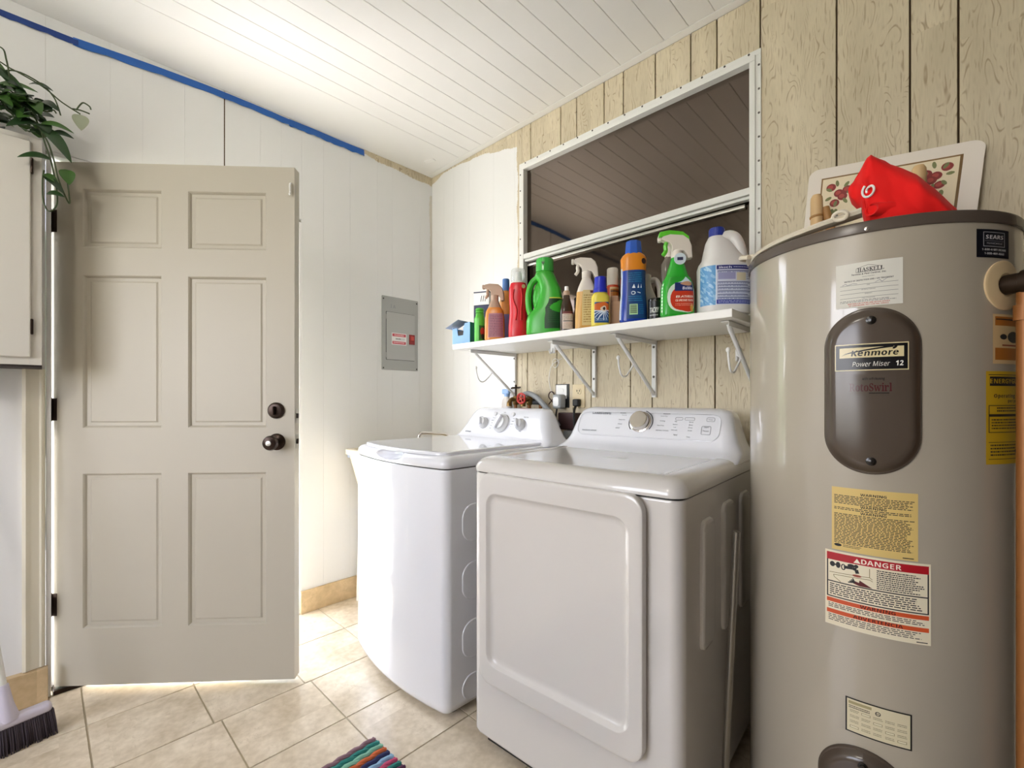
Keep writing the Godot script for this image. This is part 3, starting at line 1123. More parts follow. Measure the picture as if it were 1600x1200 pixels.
func build_outside() -> void:
	var g := struct("ground", "sunlit concrete path and lawn outside the doorway", "ground")
	obj("path", MB.new().box(Vector3(-1.72, -0.12, 1.5), Vector3(3.2, 0.1, 9.0)), "concrete", g)
	obj("lawn", MB.new().box(Vector3(-0.0, -0.19, 2.0), Vector3(40.0, 0.1, 40.0)), "lawn", g)
	var e := struct("added_eave", "added white eave over the doorway outside, blocking sky light", "eave")  # added out of view to cut the sky light at the doorway
	obj("soffit", MB.new().box(Vector3(-0.37, 2.50, 1.8), Vector3(0.5, 0.06, 5.2), 0.005), "white_wall", e)
	obj("fascia", MB.new().box(Vector3(-0.63, 2.46, 1.8), Vector3(0.03, 0.18, 5.2), 0.005), "white_wall", e)
	# hedge beyond the path, out of view, colouring reflections of the doorway
	var h := thing("hedge", "unseen leafy green hedge outside the doorway", "hedge", Vector3(-4.6, -0.14, 2.0))
	var mb := MB.new()
	for k in 60:
		var p := Vector3(rng.randf_range(-0.4, 0.5), rng.randf_range(0.2, 2.6), -4.0 + 8.0 * k / 59.0)
		mb.ball(p, Vector3(0.55, 0.6, 0.5) * rng.randf_range(0.7, 1.15), 10)
	obj("foliage", mb.commit(60.0), "leafage", h)
	h.get_child(0).set_meta("kind", "stuff")


# plan outline of an appliance: w wide, d deep, back corners rb, front corners rf, front bowed out by `bow`
func plan(w: float, d: float, rb: float, rf: float, bow: float, ins := 0.0) -> PackedVector2Array:
	w -= ins * 2.0
	d -= ins * 2.0
	rb = maxf(rb - ins * 0.5, 0.002)
	rf = maxf(rf - ins * 0.5, 0.002)
	var o := PackedVector2Array()
	for i in 5:
		var a := PI + PI * 0.5 * i / 4.0
		o.append(Vector2(-w * 0.5 + rb + cos(a) * rb, -d * 0.5 + rb + sin(a) * rb))
	for i in 5:
		var a := PI * 1.5 + PI * 0.5 * i / 4.0
		o.append(Vector2(w * 0.5 - rb + cos(a) * rb, -d * 0.5 + rb + sin(a) * rb))
	var slope := atan(bow * 4.0 * (1.0 - 2.0 * rf / w) / w)
	var zc := d * 0.5 - rf + bow * (1.0 - pow(1.0 - 2.0 * rf / w, 2.0)) * 0.8
	for i in 7:
		var a := (PI * 0.5 - slope) * i / 6.0
		o.append(Vector2(w * 0.5 - rf + cos(a) * rf, zc + sin(a) * rf))
	var e := o[o.size() - 1]
	for i in range(1, 16):
		var x := lerpf(e.x, -e.x, i / 16.0)
		var q := x / e.x
		o.append(Vector2(x, e.y + bow * 0.8 * (1.0 - q * q)))
	for i in 7:
		var a := (PI * 0.5 - slope) * (1.0 - i / 6.0)
		o.append(Vector2(-w * 0.5 + rf - cos(a) * rf, zc + sin(a) * rf))
	return o


# control console: list of [y, half width, z of the back, z of the front, corner radius]
func console(rows: Array) -> MB:
	var rings := []
	for r in rows:
		var p := rrect(r[1] * 2.0, r[3] - r[2], r[4], 6, Vector2(0, (r[2] + r[3]) * 0.5))
		rings.append(flat_ring(p, r[0]))
	return MB.new().loft(rings)


func build_washer() -> void:
	var t := thing("washing_machine", "white top-loading washing machine with a bowed glossy front, between the sink and the dryer", "washing machine", Vector3(0.88, 0, 0.46), deg_to_rad(-2.0))
	var w := 0.682
	var d := 0.70
	var rings := []
	for s in [[0.030, 0.010], [0.045, 0.001], [0.06, 0.0], [0.4, 0.0], [0.7, 0.0], [0.877, 0.0], [0.883, 0.003]]:
		rings.append(flat_ring(plan(w, d, 0.012, 0.034, 0.045, s[1]), s[0]))
	obj("cabinet", MB.new().loft(rings).commit(35.0), "enamel", t)
	obj("seam", MB.new().loft([flat_ring(plan(w, d, 0.012, 0.034, 0.045, 0.008), 0.880), flat_ring(plan(w, d, 0.012, 0.034, 0.045, 0.008), 0.890)], false, false), "black", t)
	# top with the handle scoop cut out of its front edge
	rings = []
	for s in [[0.887, 0.003], [0.889, 0.0], [0.905, 0.0], [0.915, 0.003], [0.923, 0.010], [0.928, 0.020], [0.930, 0.034]]:
		rings.append(flat_ring(plan(w, d, 0.012, 0.036, 0.045, s[1]), s[0]))
	var cut := CSGCombiner3D.new()
	cut.name = "top_panel"
	t.add_child(cut, true)
	var body := CSGMesh3D.new()
	body.name = "top_body"
	body.mesh = MB.new().loft(rings).commit(40.0)
	body.material = M["enamel"]
	cut.add_child(body)
	var hole := CSGSphere3D.new()
	hole.name = "scoop"
	hole.operation = CSGShape3D.OPERATION_SUBTRACTION
	hole.radius = 1.0
	hole.radial_segments = 40
	hole.rings = 20
	hole.transform = Transform3D(Basis.from_scale(Vector3(0.105, 0.024, 0.060)), Vector3(0.012, 0.918, 0.402))
	hole.material = M["enamel"]
	cut.add_child(hole)
	# lid
	var lid := PackedVector2Array()
	for p in plan(0.60, 0.565, 0.05, 0.055, 0.040):
		lid.append(Vector2(p.x, p.y + 0.052))
	rings = []
	for s in [[0.9295, 0.0], [0.936, 0.0], [0.9395, 0.002], [0.9415, 0.007], [0.942, 0.014]]:
		rings.append(flat_ring(MB.inset(lid, s[1]), s[0]))
	obj("lid", MB.new().loft(rings).commit(40.0), "enamel", t)
	# console
	var con := console([[0.926, 0.338, -0.345, -0.165, 0.02], [0.933, 0.336, -0.345, -0.178, 0.025], [0.945, 0.325, -0.345, -0.196, 0.03], [0.965, 0.310, -0.344, -0.206, 0.035], [1.0, 0.292, -0.343, -0.222, 0.04], [1.03, 0.279, -0.342, -0.236, 0.04], [1.055, 0.266, -0.341, -0.249, 0.04], [1.072, 0.253, -0.338, -0.262, 0.035], [1.081, 0.240, -0.334, -0.275, 0.028], [1.086, 0.218, -0.325, -0.292, 0.016]])
	var co := obj("console", con.commit(50.0), "enamel", t)
	# knobs stand on the sloping face
	var face := Basis(Vector3.RIGHT, -0.40)
	for k in [[-0.128, 1.010, 0.026, 0], [0.0, 1.014, 0.043, 1], [0.132, 1.012, 0.026, 0]]:
		var z: float = lerpf(-0.2165, -0.2365, (k[1] - 0.99) / 0.05) + 0.004
		var r: float = k[2]
		var kn := obj("knob", MB.new().lathe([Vector2(0, -0.008), Vector2(r * 1.12, -0.008), Vector2(r * 1.12, 0.003), Vector2(r * 1.0, 0.008), Vector2(r * 0.86, 0.012), Vector2(r * 0.8, 0.020), Vector2(r * 0.5, 0.022), Vector2(0, 0.022)], 28, Vector3.ZERO, Basis(Vector3.RIGHT, PI / 2)), "grey_trim", co)
		kn.transform = Transform3D(face, Vector3(k[0], k[1], z))
		obj("grip", MB.new().box(Vector3(0, 0, 0.026), Vector3(r * 0.52, r * 1.66, 0.022), 0.006, Basis(Vector3.BACK, -0.35 if k[3] else 0.4), 2), "enamel", kn)
	for x in [-0.066, 0.062]:
		var b := obj("button", MB.new().lathe([Vector2(0, 0), Vector2(0.010, 0), Vector2(0.010, 0.005), Vector2(0.006, 0.008), Vector2(0, 0.008)], 16, Vector3.ZERO, Basis(Vector3.RIGHT, PI / 2)), "grey_trim", co)
		b.transform = Transform3D(face, Vector3(x, 1.056, -0.2485))
	# print on the face, as thin raised letters
	var pr := [["HOTPOINT", -0.232, 0.960, 0.0065, true], ["Load Size", -0.165, 1.038, 0.004, false], ["Cycles", -0.005, 1.062, 0.004, false], ["Water Temp", 0.150, 1.043, 0.004, false], ["Options", 0.14, 0.978, 0.004, false]]
	for k in 5:
		pr.append([["Heavy", "Normal", "Delicate", "Rinse", "Bulky"][k], 0.072, 1.036 - k * 0.013, 0.0032, false])
		pr.append([["Small", "Medium", "Large", "Super", "Deep"][k], -0.072, 1.036 - k * 0.013, 0.0032, false])
	for p in pr:
		var tm := letters(p[0], p[3], 0.0006, p[4])
		var zz: float = lerpf(-0.2055, -0.222, (p[2] - 0.965) / 0.035) if p[2] < 1.0 else lerpf(-0.222, -0.249, (p[2] - 1.0) / 0.055)
		var o := obj("lettering", tm.commit(0.0), "print_grey", co)
		o.transform = Transform3D(face, Vector3(p[1], p[2], zz + 0.0006))
	# pressed ribs of the side panel
	for y in [0.685, 0.475, 0.265, 0.093]:
		var rib := MB.new().prism(rrect(0.30, 0.136 if y > 0.1 else 0.092, 0.05, 8), 0.0, 0.004, 0.003)
		rib.xform(0, Transform3D(Basis(Vector3.UP, PI / 2), Vector3(w * 0.5 - 0.0005, y, 0.13)))
		obj("side_rib", rib.commit(30.0), "enamel", t)
	for x in [-0.28, 0.28]:
		for z in [-0.28, 0.28]:
			obj("foot", MB.new().lathe([Vector2(0, 0.0), Vector2(0.02, 0.0), Vector2(0.022, 0.006), Vector2(0.012, 0.012), Vector2(0.012, 0.034), Vector2(0, 0.034)], 14, Vector3(x, 0, z)), "black", t)


func build_dryer() -> void:
	var t := thing("clothes_dryer", "white front-loading clothes dryer with a wide square door, next to the water heater", "dryer", Vector3(1.657, 0, 0.441), deg_to_rad(3.4))
	var w := 0.685
	var d := 0.70
	# cabinet
	var rings := []
	for s in [[0.055, 0.004], [0.065, 0.0], [0.5, 0.0], [0.888, 0.0], [0.894, 0.003]]:
		rings.append(flat_ring(plan(w, d, 0.012, 0.032, 0.004, s[1]), s[0]))
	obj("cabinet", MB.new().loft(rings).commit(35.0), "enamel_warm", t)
	rings = [flat_ring(plan(w, d, 0.012, 0.02, 0.0, 0.035), 0.015), flat_ring(plan(w, d, 0.012, 0.02, 0.0, 0.035), 0.058)]
	obj("kick_base", MB.new().loft(rings), "black", t)
	for x in [-0.27, 0.27]:
		for z in [-0.27, 0.27]:
			obj("foot", MB.new().lathe([Vector2(0, 0.0), Vector2(0.02, 0.0), Vector2(0.02, 0.008), Vector2(0.01, 0.018), Vector2(0, 0.018)], 14, Vector3(x, 0, z)), "black", t)
	obj("seam", MB.new().loft([flat_ring(plan(w, d, 0.012, 0.03, 0.004, 0.007), 0.890), flat_ring(plan(w, d, 0.012, 0.03, 0.004, 0.007), 0.902)], false, false), "black", t)
	# top: front edge rolls over, a shallow raised field behind it
	rings = []
	for s in [[0.8975, 0.003], [0.900, -0.003], [0.912, -0.004], [0.926, 0.002], [0.936, 0.012], [0.9425, 0.026], [0.9455, 0.044], [0.9455, 0.060], [0.9425, 0.068], [0.942, 0.085]]:
		rings.append(flat_ring(plan(w, d, 0.012, 0.040, 0.012, s[1]), s[0]))
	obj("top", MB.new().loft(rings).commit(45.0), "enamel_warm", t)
	# console with its flared foot
	var con := console([[0.930, 0.342, -0.349, -0.085, 0.04], [0.945, 0.342, -0.349, -0.112, 0.05], [0.958, 0.338, -0.349, -0.142, 0.055], [0.972, 0.330, -0.349, -0.162, 0.05], [0.990, 0.321, -0.348, -0.172, 0.045], [1.03, 0.309, -0.346, -0.190, 0.04], [1.062, 0.301, -0.344, -0.207, 0.04], [1.080, 0.293, -0.340, -0.220, 0.035], [1.092, 0.280, -0.334, -0.236, 0.028], [1.099, 0.255, -0.322, -0.262, 0.016]])
	var co := obj("console", con.commit(50.0), "enamel", t)  # lighter enamel than the body, standing in for the brighter light up here
	var tilt := -0.44
	var face := Basis(Vector3.RIGHT, tilt)
	var on_face := func(x: float, y: float, lift := 0.0) -> Vector3:
		return Vector3(x, y, lerpf(-0.190, -0.207, (y - 1.03) / 0.032) + 0.0008) + face * Vector3(0, 0, lift)
	# raised outline of the control field
	var fld := MB.new()
	var path := []
	for p in rrect(0.545, 0.098, 0.030, 6):
		path.append(Vector3(p.x, p.y, 0))
	path.append(path[0])
	fld.tube(path, 0.0016, 6, false)
	obj("control_outline", fld, "enamel", co).transform = Transform3D(face, on_face.call(-0.004, 1.036))
	var kn := obj("knob", MB.new().lathe([Vector2(0, -0.004), Vector2(0.041, -0.004), Vector2(0.041, 0.004), Vector2(0.036, 0.006), Vector2(0.0345, 0.024), Vector2(0.031, 0.028), Vector2(0.0, 0.029)], 36, Vector3.ZERO, Basis(Vector3.RIGHT, PI / 2)), "chrome", co)
	kn.transform = Transform3D(face, on_face.call(-0.012, 1.046))
	var arc := []
	for i in 20:
		var a := -2.2 + 1.9 * i / 19.0
		arc.append(Vector3(sin(-a) * 0.046, cos(a) * 0.046, 0.001))
	obj("dial_mark", MB.new().tube(arc, 0.0016, 6), "print_dark", co).transform = Transform3D(face, on_face.call(-0.012, 1.046))
	var arc2 := []
	for i in 14:
		var a := 1.2 + 1.1 * i / 13.0
		arc2.append(Vector3(sin(-a) * 0.046, cos(a) * 0.046, 0.001))
	obj("dial_mark", MB.new().tube(arc2, 0.0016, 6), "print_dark", co).transform = Transform3D(face, on_face.call(-0.012, 1.046))
	var pr := [["SAMSUNG", -0.185, 1.071, 0.0095, true, 1.35], ["moisture sensor", -0.220, 1.006, 0.006, true, 1.0], ["Time Dry", -0.085, 1.067, 0.0036, false, 1.0], ["Heavy Duty", -0.09, 1.050, 0.0036, false, 1.0], ["Normal", -0.094, 1.035, 0.0036, false, 1.0], ["Air Fluff", -0.1, 1.020, 0.0036, false, 1.0], ["Sensor Dry", 0.072, 1.067, 0.0036, false, 1.0], ["Bedding", 0.07, 1.050, 0.0036, false, 1.0], ["Perm Press", 0.066, 1.035, 0.0036, false, 1.0], ["Anti Static / Delicates", 0.075, 1.018, 0.0036, false, 1.0], ["Start", 0.225, 1.034, 0.005, false, 1.0], ["Pause", 0.225, 1.022, 0.005, false, 1.0], ["Power", 0.235, 1.060, 0.0036, false, 1.0], ["Signal", 0.125, 1.004, 0.004, false, 1.0], ["Time", 0.170, 1.000, 0.004, false, 1.0]]
	for k in 4:
		pr.append([["High", "Medium", "Low", "Extra Low"][k], 0.118, 1.050 - k * 0.0095, 0.0034, false, 1.0])
		pr.append([["60 min", "50 min", "40 min", "30 min"][k], 0.172, 1.050 - k * 0.0095, 0.0034, false, 1.0])
	for p in pr:
		var o := obj("lettering", letters(p[0], p[3], 0.0006, p[4], "Droid Sans", 0.0, p[5]).commit(0.0), "print_grey", co)
		o.transform = Transform3D(face, on_face.call(p[1], p[2]))
	for b in [[-0.092, 1.079, 0.024, 0.004], [0.080, 1.079, 0.026, 0.004]]:
		obj("indicator", MB.new().box(Vector3.ZERO, Vector3(b[2], b[3], 0.001)), "print_dark", co).transform = Transform3D(face, on_face.call(b[0], b[1]))
	for b in [[0.225, 1.026, 0.030, 0.030], [0.235, 1.062, 0.026, 0.014], [0.128, 1.062, 0.026, 0.010], [0.165, 1.062, 0.034, 0.010]]:
		var ol := []
		for p in rrect(b[2], b[3], 0.004, 3):
			ol.append(Vector3(p.x, p.y, 0))
		ol.append(ol[0])
		obj("button", MB.new().tube(ol, 0.0007, 5, false), "print_grey", co).transform = Transform3D(face, on_face.call(b[0], b[1]))
	# a small leaf-shaped grey mark on the top
	obj("top_mark", MB.new().ball(Vector3(0.02, 0.9422, 0.06), Vector3(0.045, 0.0012, 0.012), 16), "grey_trim", t)
	# door
	var dr := MB.new()
	var dw := 0.548
	var dh := 0.650
	var dc := Vector3(-0.013, 0.578, d * 0.5 + 0.002)
	var out_ := rrect(dw, dh, 0.045, 7)
	var inn := rrect(dw - 0.068, dh - 0.115, 0.042, 7)
	var lp := func(s: float, z: float) -> PackedVector3Array: return MB.lift(MB.inset(out_, s), z)
	var li := func(s: float, z: float) -> PackedVector3Array: return MB.lift(MB.inset(inn, s), z)
	dr.loft([lp.call(0.006, 0.0), lp.call(0.006, 0.006), lp.call(0.0, 0.010), lp.call(0.0, 0.024), lp.call(0.0015, 0.028), lp.call(0.005, 0.030), lp.call(0.012, 0.0305), li.call(0.0, 0.0305), li.call(0.003, 0.0295), li.call(0.009, 0.022), li.call(0.016, 0.0175), li.call(0.028, 0.016)], true, true)
	dr.xform(0, Transform3D(Basis(), dc))
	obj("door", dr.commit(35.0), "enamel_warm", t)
	# side panel pressings
	for s in [[0.18, 0.66, 0.10, 0.33], [0.0, 0.66, 0.11, 0.36], [-0.18, 0.66, 0.11, 0.36]]:
		var rib := MB.new().prism(rrect(s[2], s[3], 0.028, 6), 0.0, 0.011, 0.009)
		rib.xform(0, Transform3D(Basis(Vector3.UP, PI / 2), Vector3(w * 0.5 - 0.001, s[1], s[0])))
		obj("side_rib", rib.commit(30.0), "enamel_warm", t)


func bend(mb: MB, from: int, a0: float, y0: float, radius: float) -> void:
	mb.map(from, func(p): return Vector3(sin(a0 + p.x / radius) * (radius + p.z), y0 + p.y, cos(a0 + p.x / radius) * (radius + p.z)))


# a label wrapped round the tank: angles in degrees, heights in metres
func wrap_label(called: String, parent: Node, mname, a0: float, a1: float, y0: float, y1: float, radius: float, lift := 0.0008, skew := 0.0, label := "") -> MeshInstance3D:
	var mb := MB.new().patch(func(u, v):
		var a := deg_to_rad(lerpf(a0, a1, u))
		var r := radius + lift
		return Vector3(sin(a) * r, lerpf(y1, y0, v) + skew * (u - 0.5), cos(a) * r), 18, 2)
	return obj(called, mb, mname, parent, label)


func build_heater() -> void:
	var R := 0.27
	var t := thing("water_heater", "tall taupe electric water heater tank with a dark rim and warning stickers", "water heater", Vector3(2.309, 0, 0.308))
	var prof := [Vector2(0, 0.03), Vector2(R - 0.004, 0.03), Vector2(R, 0.034), Vector2(R, 0.6), Vector2(R, 1.2), Vector2(R, 1.486), Vector2(R - 0.003, 1.488), Vector2(0, 1.488)]
	obj("tank", MB.new().lathe(prof, 96).commit(30.0), "tank_paint", t)
	obj("base_ring", MB.new().lathe([Vector2(0, 0.0), Vector2(R - 0.02, 0.0), Vector2(R - 0.02, 0.03), Vector2(0, 0.03)], 64).commit(30.0), "dark_trim", t)
	var lid := [Vector2(0, 1.486), Vector2(R + 0.0025, 1.486), Vector2(R + 0.004, 1.488), Vector2(R + 0.004, 1.506), Vector2(R + 0.001, 1.511), Vector2(R - 0.006, 1.513), Vector2(R - 0.010, 1.510), Vector2(R - 0.016, 1.500), Vector2(R - 0.10, 1.503), Vector2(0, 1.506)]
	var top := obj("top_cap", MB.new().lathe(lid, 96).commit(35.0), "dark_trim", t)
	for a in [5.8, 95.0, -85.0]:
		var s := MB.new().lathe([Vector2(0, 0), Vector2(0.0048, 0), Vector2(0.004, 0.003), Vector2(0.0, 0.004)], 12, Vector3(0, 1.493, R + 0.004), Basis(Vector3.RIGHT, PI / 2))
		s.xform(0, Transform3D(Basis(Vector3.UP, deg_to_rad(a)), Vector3.ZERO))
		obj("screw", s, "chrome", top)
	# element covers: stadium shaped, domed, bent round the tank
	for e in [[7.3, 1.150, 0.164, 0.352, "upper"], [4.6, 0.222, 0.164, 0.332, "lower"]]:
		var st := rrect(e[2], e[3], e[2] * 0.5, 16)
		var mb := MB.new()
		var rg := []
		for s in [[0.0, -0.002], [0.0, 0.003], [0.0025, 0.006], [0.005, 0.0065], [0.012, 0.014], [0.018, 0.018], [0.026, 0.0195], [0.05, 0.020], [0.072, 0.020]]:
			rg.append(MB.lift(MB.inset(st, s[0]), s[1]))
		mb.loft(rg)
		bend(mb, 0, deg_to_rad(e[0]), e[1], R)
		var cv := obj("element_cover", mb.commit(35.0), "cover_brown", t)
		for y in [0.147, -0.147]:
			var s := MB.new().lathe([Vector2(0, 0), Vector2(0.009, 0), Vector2(0.009, 0.001), Vector2(0.0055, 0.002), Vector2(0.005, 0.005), Vector2(0.0, 0.006)], 14, Vector3(0, 0, 0), Basis(Vector3.RIGHT, PI / 2))
			s.xform(0, Transform3D(Basis(Vector3.UP, deg_to_rad(e[0])), Vector3(sin(deg_to_rad(e[0])) * (R + 0.0195), e[1] + y * e[3] / 0.352, cos(deg_to_rad(e[0])) * (R + 0.0195))))
			obj("screw", s, "black_gloss", cv)
		if e[4] == "upper":
			obj_badge(cv, e[0], R + 0.0195)
	heater_labels(t, R)
	# relief valve: ring, nipple, valve and discharge pipe
	var dir := deg_to_rad(59.5)
	var vb := Basis(Vector3.UP, dir)
	var rv := MB.new().lathe([Vector2(0.022, 0.0), Vector2(0.050, 0.0), Vector2(0.050, 0.003), Vector2(0.046, 0.005), Vector2(0.024, 0.006), Vector2(0.022, 0.004)], 36, Vector3.ZERO, Basis(Vector3.RIGHT, PI / 2))
	bend(rv, 0, dir, 1.362, R)
	var ring := obj("valve_ring", rv.commit(30.0), "cream_plastic", t)
	var at := Vector3(sin(dir) * R, 1.362, cos(dir) * R)
	var nip := MB.new().lathe([Vector2(0, -0.01), Vector2(0.020, -0.01), Vector2(0.020, 0.03), Vector2(0.024, 0.032), Vector2(0.024, 0.07), Vector2(0.018, 0.075), Vector2(0.018, 0.10), Vector2(0, 0.10)], 20, Vector3.ZERO, Basis(Vector3.RIGHT, PI / 2))
	nip.xform(0, Transform3D(vb, at))
	obj("relief_valve", nip, "brass_dark", ring)
	var pipe_at := at + vb * Vector3(0, 0, 0.031)
	obj("discharge_pipe", MB.new().tube([pipe_at + Vector3(0, -0.02, 0), pipe_at + Vector3(0, -0.05, 0), pipe_at + Vector3(0, -0.6, 0), Vector3(pipe_at.x, 0.08, pipe_at.z)], 0.011, 16), "copper", ring)
	obj("pipe_fitting", MB.new().lathe([Vector2(0, 0), Vector2(0.015, 0), Vector2(0.015, 0.03), Vector2(0, 0.03)], 18, pipe_at + Vector3(0, -0.075, 0)), "copper", ring)


func obj_badge(cover: Node, deg: float, r: float) -> void:
	var img := blank(512, 190, Color(0.03, 0.03, 0.035))
	var cream := Color(0.86, 0.80, 0.62)
	for q in [[0, 0, 512, 7], [0, 183, 512, 7], [0, 0, 7, 190], [505, 0, 7, 190]]:
		rect(img, q[0], q[1], q[2], q[3], cream)
	rect(img, 34, 26, 446, 72, cream)
	write(img, "Kenmore", 118, 86, 40, Color(0.03, 0.03, 0.03), true, "Droid Sans", 0.22, 1.36)
	# swoosh over the name
	var sw := PackedVector2Array()
	for i in 17:
		var u := i / 16.0
		sw.append(Vector2(50 + 360 * u, 82 - 62 * pow(u, 0.55)))
	for i in 17:
		var u := 1.0 - i / 16.0
		sw.append(Vector2(50 + 360 * u, 82 - 50 * pow(u, 0.62)))
	fill_poly(img, sw, Color(0.03, 0.03, 0.03))
	ellipse(img, Vector2(420, 34), Vector2(18, 8), Color(0.03, 0.03, 0.03), -0.5)
	write(img, "Power Miser", 128, 160, 33, Color(0.9, 0.89, 0.85), false, "Droid Sans", 0.2, 1.05)
	write(img, "12", 424, 160, 34, Color(0.95, 0.95, 0.92), true, "Droid Sans", 0.1, 1.05)
	picture("badge", img, 0.25)
	var d := -4.6
	wrap_label("badge", cover, "badge", -4.9, 19.2, 1.1925, 1.2490, r - 0.0005, 0.0022, 0.0, "black and cream name badge")
	img = blank(384, 120, hexc("54493f"))
	write(img, "with self-cleaning", 130, 34, 14, Color(0.09, 0.08, 0.08), true, "Droid Sans", 0.1)
	write(img, "RotoSwirl", 30, 100, 46, Color(0.28, 0.07, 0.09), true, "Droid Serif", 0.0, 1.05)
	rect(img, 180, 108, 150, 5, Color(0.09, 0.08, 0.08))
	picture("cover_print", img, 0.18)
	wrap_label("cover_print", cover, "cover_print", -1.2, 15.4, 1.142, 1.185, r, 0.0016)


func heater_labels(t: Node, R: float) -> void:
	var ink := Color(0.12, 0.11, 0.12)
	# service card
	var img := blank(600, 470, Color(0.87, 0.86, 0.82))
	var arch := PackedVector2Array()
	for p in [[188, 104], [192, 62], [220, 56], [250, 46], [300, 34], [350, 46], [382, 56], [410, 62], [414, 104]]:
		arch.append(Vector2(p[0], p[1]))
	arch.append(arch[0])
	stroke(img, Array(arch), 3, ink)
	write(img, "HASKELL", 202, 100, 40, ink, true, "Droid Serif", 0.0, 0.92)
	write(img, "Termite & Pest Control, Inc.", 300, 132, 17, ink, true, "Droid Sans", 0.2, 1.0, true)
	write(img, "service  inspection", 300, 158, 10, Color(0.4, 0.4, 0.4), false, "Droid Sans", 0.0, 1.0, true)
	write(img, "NOTICE OF INSPECTION AND / OR TREATMENT", 300, 196, 15, ink, true, "Droid Sans", 0.1, 0.95, true)
	for y in [232, 278, 322, 368]:
		rect(img, 40, y, 520, 3, Color(0.3, 0.3, 0.3))
		write(img, ["Date", "(Property Inspected)", "(Inspector)", "(Type of treatment)"][[232, 278, 322, 368].find(y)], 300, y + 16, 10, Color(0.3, 0.3, 0.3), false, "Droid Sans", 0.0, 1.0, true)
	stroke(img, [Vector2(60, 226), Vector2(90, 212), Vector2(110, 228), Vector2(160, 216), Vector2(200, 224)], 3, Color(0.2, 0.2, 0.35))
	stroke(img, [Vector2(360, 226), Vector2(400, 206), Vector2(420, 226), Vector2(470, 190)], 3, Color(0.2, 0.2, 0.35))
	small_print(img, 40, 396, 510, 2, 14, 6, Color(0.45, 0.45, 0.45))
	write(img, "WRITTEN FOR FUTURE AND BETTER SERVICE", 300, 438, 13, Color(0.72, 0.25, 0.2), true, "Droid Sans", 0.0, 1.0, true)
	write(img, "OF CONTINUING PEST CONTROL SERVICE", 300, 458, 13, Color(0.72, 0.25, 0.2), true, "Droid Sans", 0.0, 1.0, true)
	picture("service_card", img, 0.6)
	wrap_label("service_card", t, "service_card", -5.5, 18.4, 1.330, 1.425, R, 0.0012, 0.0, "white service card with handwriting")
	# yellow warning sheet
	img = blank(640, 620, hexc("d9bd74"))
	write(img, "WARNING", 320, 66, 24, ink, true, "Droid Sans", 0.0, 1.2, true)
	small_print(img, 20, 76, 600, 6, 15, 7, ink, 0.1)
	write(img, "WARNING", 320, 186, 24, ink, true, "Droid Sans", 0.0, 1.2, true)
	small_print(img, 20, 194, 600, 2, 15, 7, ink, 0.1)
	write(img, "WARNING", 320, 246, 24, ink, true, "Droid Sans", 0.0, 1.2, true)
	small_print(img, 20, 256, 600, 20, 15, 7, ink, 0.12)
	ellipse(img, Vector2(50, 570), Vector2(30, 14), ink)
	small_print(img, 90, 560, 150, 2, 14, 6, ink)
	rect(img, 530, 596, 80, 8, ink)
	picture("warning_sheet", img, 0.55)
	wrap_label("warning_sheet", t, "warning_sheet", -7.2, 23.6, 0.802, 0.940, R, 0.0008, 0.0, "yellow warning sheet of small print")
	# danger label
	img = blank(680, 640, hexc("e9dfc4"))
	rect(img, 12, 18, 656, 64, hexc("b01522"))
	write(img, "DANGER", 372, 72, 40, Color(0.96, 0.92, 0.85), true, "Droid Sans", 0.0, 1.15, true)
	fill_poly(img, PackedVector2Array([Vector2(196, 72), Vector2(219, 34), Vector2(242, 72)]), Color(0.96, 0.92, 0.85))
	for q in [[12, 82, 9, 318], [659, 82, 9, 318], [12, 262, 656, 9], [12, 391, 656, 9]]:
		rect(img, q[0], q[1], q[2], q[3], ink)
	# tap, water and hand
	ellipse(img, Vector2(52, 118), Vector2(18, 22), ink)
	ellipse(img, Vector2(92, 118), Vector2(16, 26), ink)
	stroke(img, [Vector2(60, 118), Vector2(104, 118)], 12, ink)
	ellipse(img, Vector2(128, 126), Vector2(16, 26), ink)
	ellipse(img, Vector2(128, 126), Vector2(9, 18), hexc("e9dfc4"))
	stroke(img, [Vector2(132, 124), Vector2(190, 120), Vector2(214, 128), Vector2(222, 158)], 24, ink)
	ellipse(img, Vector2(180, 102), Vector2(24, 14), ink)
	ellipse(img, Vector2(214, 100), Vector2(14, 14), ink)
	ellipse(img, Vector2(218, 178), Vector2(30, 10), hexc("a83a3a"))
	stroke(img, [Vector2(300, 100), Vector2(300, 172), Vector2(318, 186)], 4, hexc("7a6a3a"))
	stroke(img, [Vector2(30, 190), Vector2(300, 172)], 4, hexc("7a6a3a"))
	stroke(img, [Vector2(110, 258), Vector2(64, 224), Vector2(60, 206), Vector2(300, 190), Vector2(320, 202)], 4, hexc("7a6a3a"))
	fill_poly(img, PackedVector2Array([Vector2(180, 216), Vector2(206, 224), Vector2(232, 232), Vector2(236, 210), Vector2(252, 220), Vector2(318, 258), Vector2(236, 258), Vector2(196, 246)]), hexc("5a1418"))
	for k in 4:
		stroke(img, [Vector2(205, 236), Vector2(160 + k * 10, 244 - k * 13)], 9, ink)
	small_print(img, 345, 100, 296, 10, 16, 8, ink, 0.3)
	small_print(img, 34, 284, 610, 6, 17, 8, ink, 0.1)
	rect(img, 12, 410, 656, 34, hexc("d2552c"))
	write(img, "WARNING", 350, 440, 28, hexc("4a1512"), true, "Droid Sans", 0.0, 1.2, true)
	small_print(img, 24, 454, 620, 3, 14, 6, ink, 0.1)
	rect(img, 12, 506, 656, 34, hexc("d2552c"))
	write(img, "ADVERTENCIA", 350, 536, 28, hexc("4a1512"), true, "Droid Sans", 0.0, 1.2, true)
	small_print(img, 24, 550, 620, 4, 15, 6, ink, 0.15)
	rect(img, 590, 620, 70, 7, ink)
	picture("danger_label", img, 0.4)
